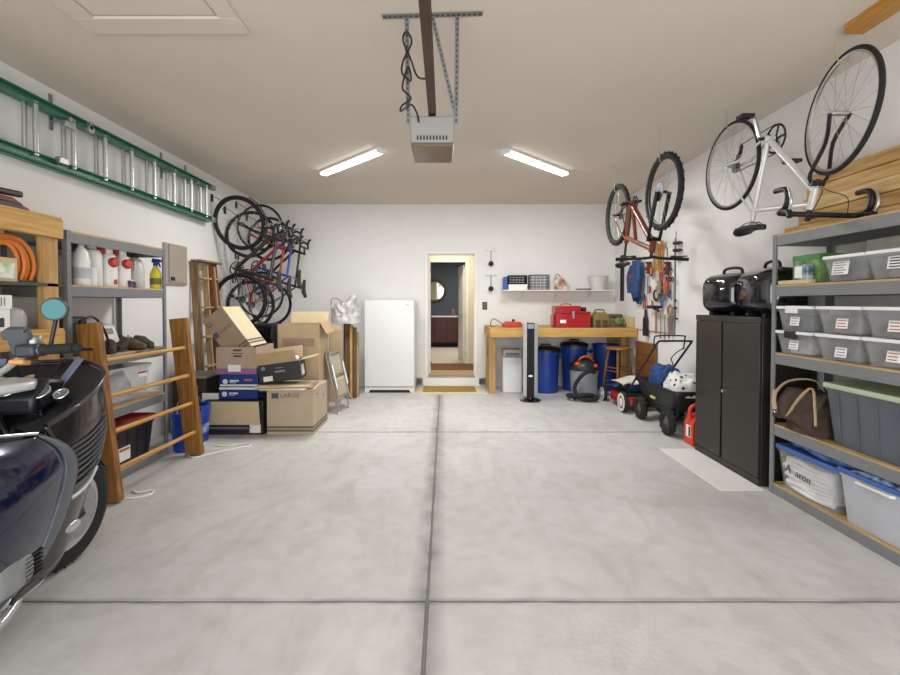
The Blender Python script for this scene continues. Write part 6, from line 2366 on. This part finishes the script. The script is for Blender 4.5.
# top yoke and handlebar
k = MB()
k.prism([(-.60, -.22), (-.50, -.24), (-.42, -.19), (-.38, -.08), (-.38, .08), (-.42, .19), (-.50, .24), (-.60, .22), (-.70, .16), (-.72, 0), (-.70, -.16)], 2, 1.055, 1.095)
part(k, 'top_yoke', M('pale_silver_paint', '#d3d4d2', .3, .25, .06, 10), bevel=.012)
k = MB()
k.tube(smooth_path([(-.52, -.06, 1.10), (-.53, -.14, 1.15), (-.55, -.24, 1.215), (-.60, -.34, 1.24)], 6), .014, 10)
k.tube(smooth_path([(-.52, .06, 1.10), (-.53, .14, 1.15), (-.55, .24, 1.215), (-.60, .34, 1.24)], 6), .014, 10)
k.tube([(-.52, -.06, 1.10), (-.52, .06, 1.10)], .014, 10)
hb = part(k, 'handlebar', m_silv)
for s in (-1, 1):
    d = Vector((-.10, s * .98, .06)).normalized()
    p = Vector((-.585, s * .31, 1.237))
    k = MB()
    k.lathe([(.023, 0), (.027, .005), (.0215, .012), (.0215, .13), (.024, .14)], p + d * .02, d, 18)
    k.lathe([(.017, .14), (.017, .16), (.012, .165)], p + d * .02, d, 14)
    part(k, 'grip', m_rubber, hb)
    k = MB()
    k.box(p - d * .035, (.07, .075, .055), (0, 0, -s * .1))
    sw = part(k, 'switch_pod', m_dsteel, hb, bevel=.012)
    k = MB()
    k.tube(smooth_path([p - d * .03 + Vector((.04, 0, .0)), p + d * .05 + Vector((.075, 0, -.005)), p + d * .15 + Vector((.07, 0, -.012)), p + d * .19 + Vector((.06, 0, -.014))], 5), .007, 8)
    part(k, 'lever', m_black, hb)
    k = MB()
    k.lathe([(.027, 0), (.03, .005), (.03, .045), (.026, .05)], p - d * .05 + Vector((.045, 0, .01)), (0, 0, 1), 18)
    part(k, 'fluid_reservoir', m_galv, hb)
    k = MB()
    k.box(p - d * .06 + Vector((-.02, 0, -.045)), (.05, .06, .022), (0, .2, 0))
    part(k, 'turn_signal', M('amber_lens', '#d79a5a', .25, 0, .1, 10), hb, bevel=.008)
    # mirror on its stalk
    mc = Vector((-.575, s * .372, 1.41))
    k = MB()
    k.tube(smooth_path([p + Vector((.02, s * .035, .0)), p + Vector((.02, s * .045, .05)), mc + Vector((.012, 0, -.035))], 5), .008, 10)
    n_ = Vector((-.93, s * .36, -.04)).normalized()
    part(k, 'mirror_stalk', m_black, hb)
    k = MB()
    k.lathe([(.047, .006), (.049, 0), (.049, -.010), (.036, -.026), (.012, -.034)], mc, n_, 36)
    k.lathe([(.0415, .004), (.041, .008), (.0, .008)], mc, n_, 36, 1)
    part(k, 'mirror', [m_black, M('blue_mirror_glass', '#2f4748', .03, 1., .02)], hb)
# device holder beside the gauges
k = MB()
k.box((-.56, -.225, 1.275), (.035, .075, .12), (0, -.4, 0))
k.tube([(-.545, -.225, 1.20), (-.55, -.225, 1.25)], .012, 8)
for s in (-1, 1):
    k.box((-.575, -.225 + s * .042, 1.30), (.03, .02, .035), (0, -.5, 0))
part(k, 'phone_holder', M('grey_holder', '#55585e', .5), bevel=.006)
# cables
k = MB()
for y0, y1, z in ((-.2, -.08, 1.16), (-.22, .05, 1.13), (.2, -.02, 1.15)):
    k.tube(smooth_path([(-.52, y0, 1.2), (-.44, (y0 + y1) / 2, z + .03), (-.38, y1, z - .03), (-.33, y1, 1.02)], 6), .006, 6)
part(k, 'cable', m_black)
# screen mount struts
for s in (-1, 1):
    k = MB().beam((-.24, s * .14, 1.0), (-.13, s * .19, 1.15), .05, .012)
    part(k, 'screen_strut', M('blue_grey_plastic', '#77809a', .35, 0, .1, 10), bevel=.004)
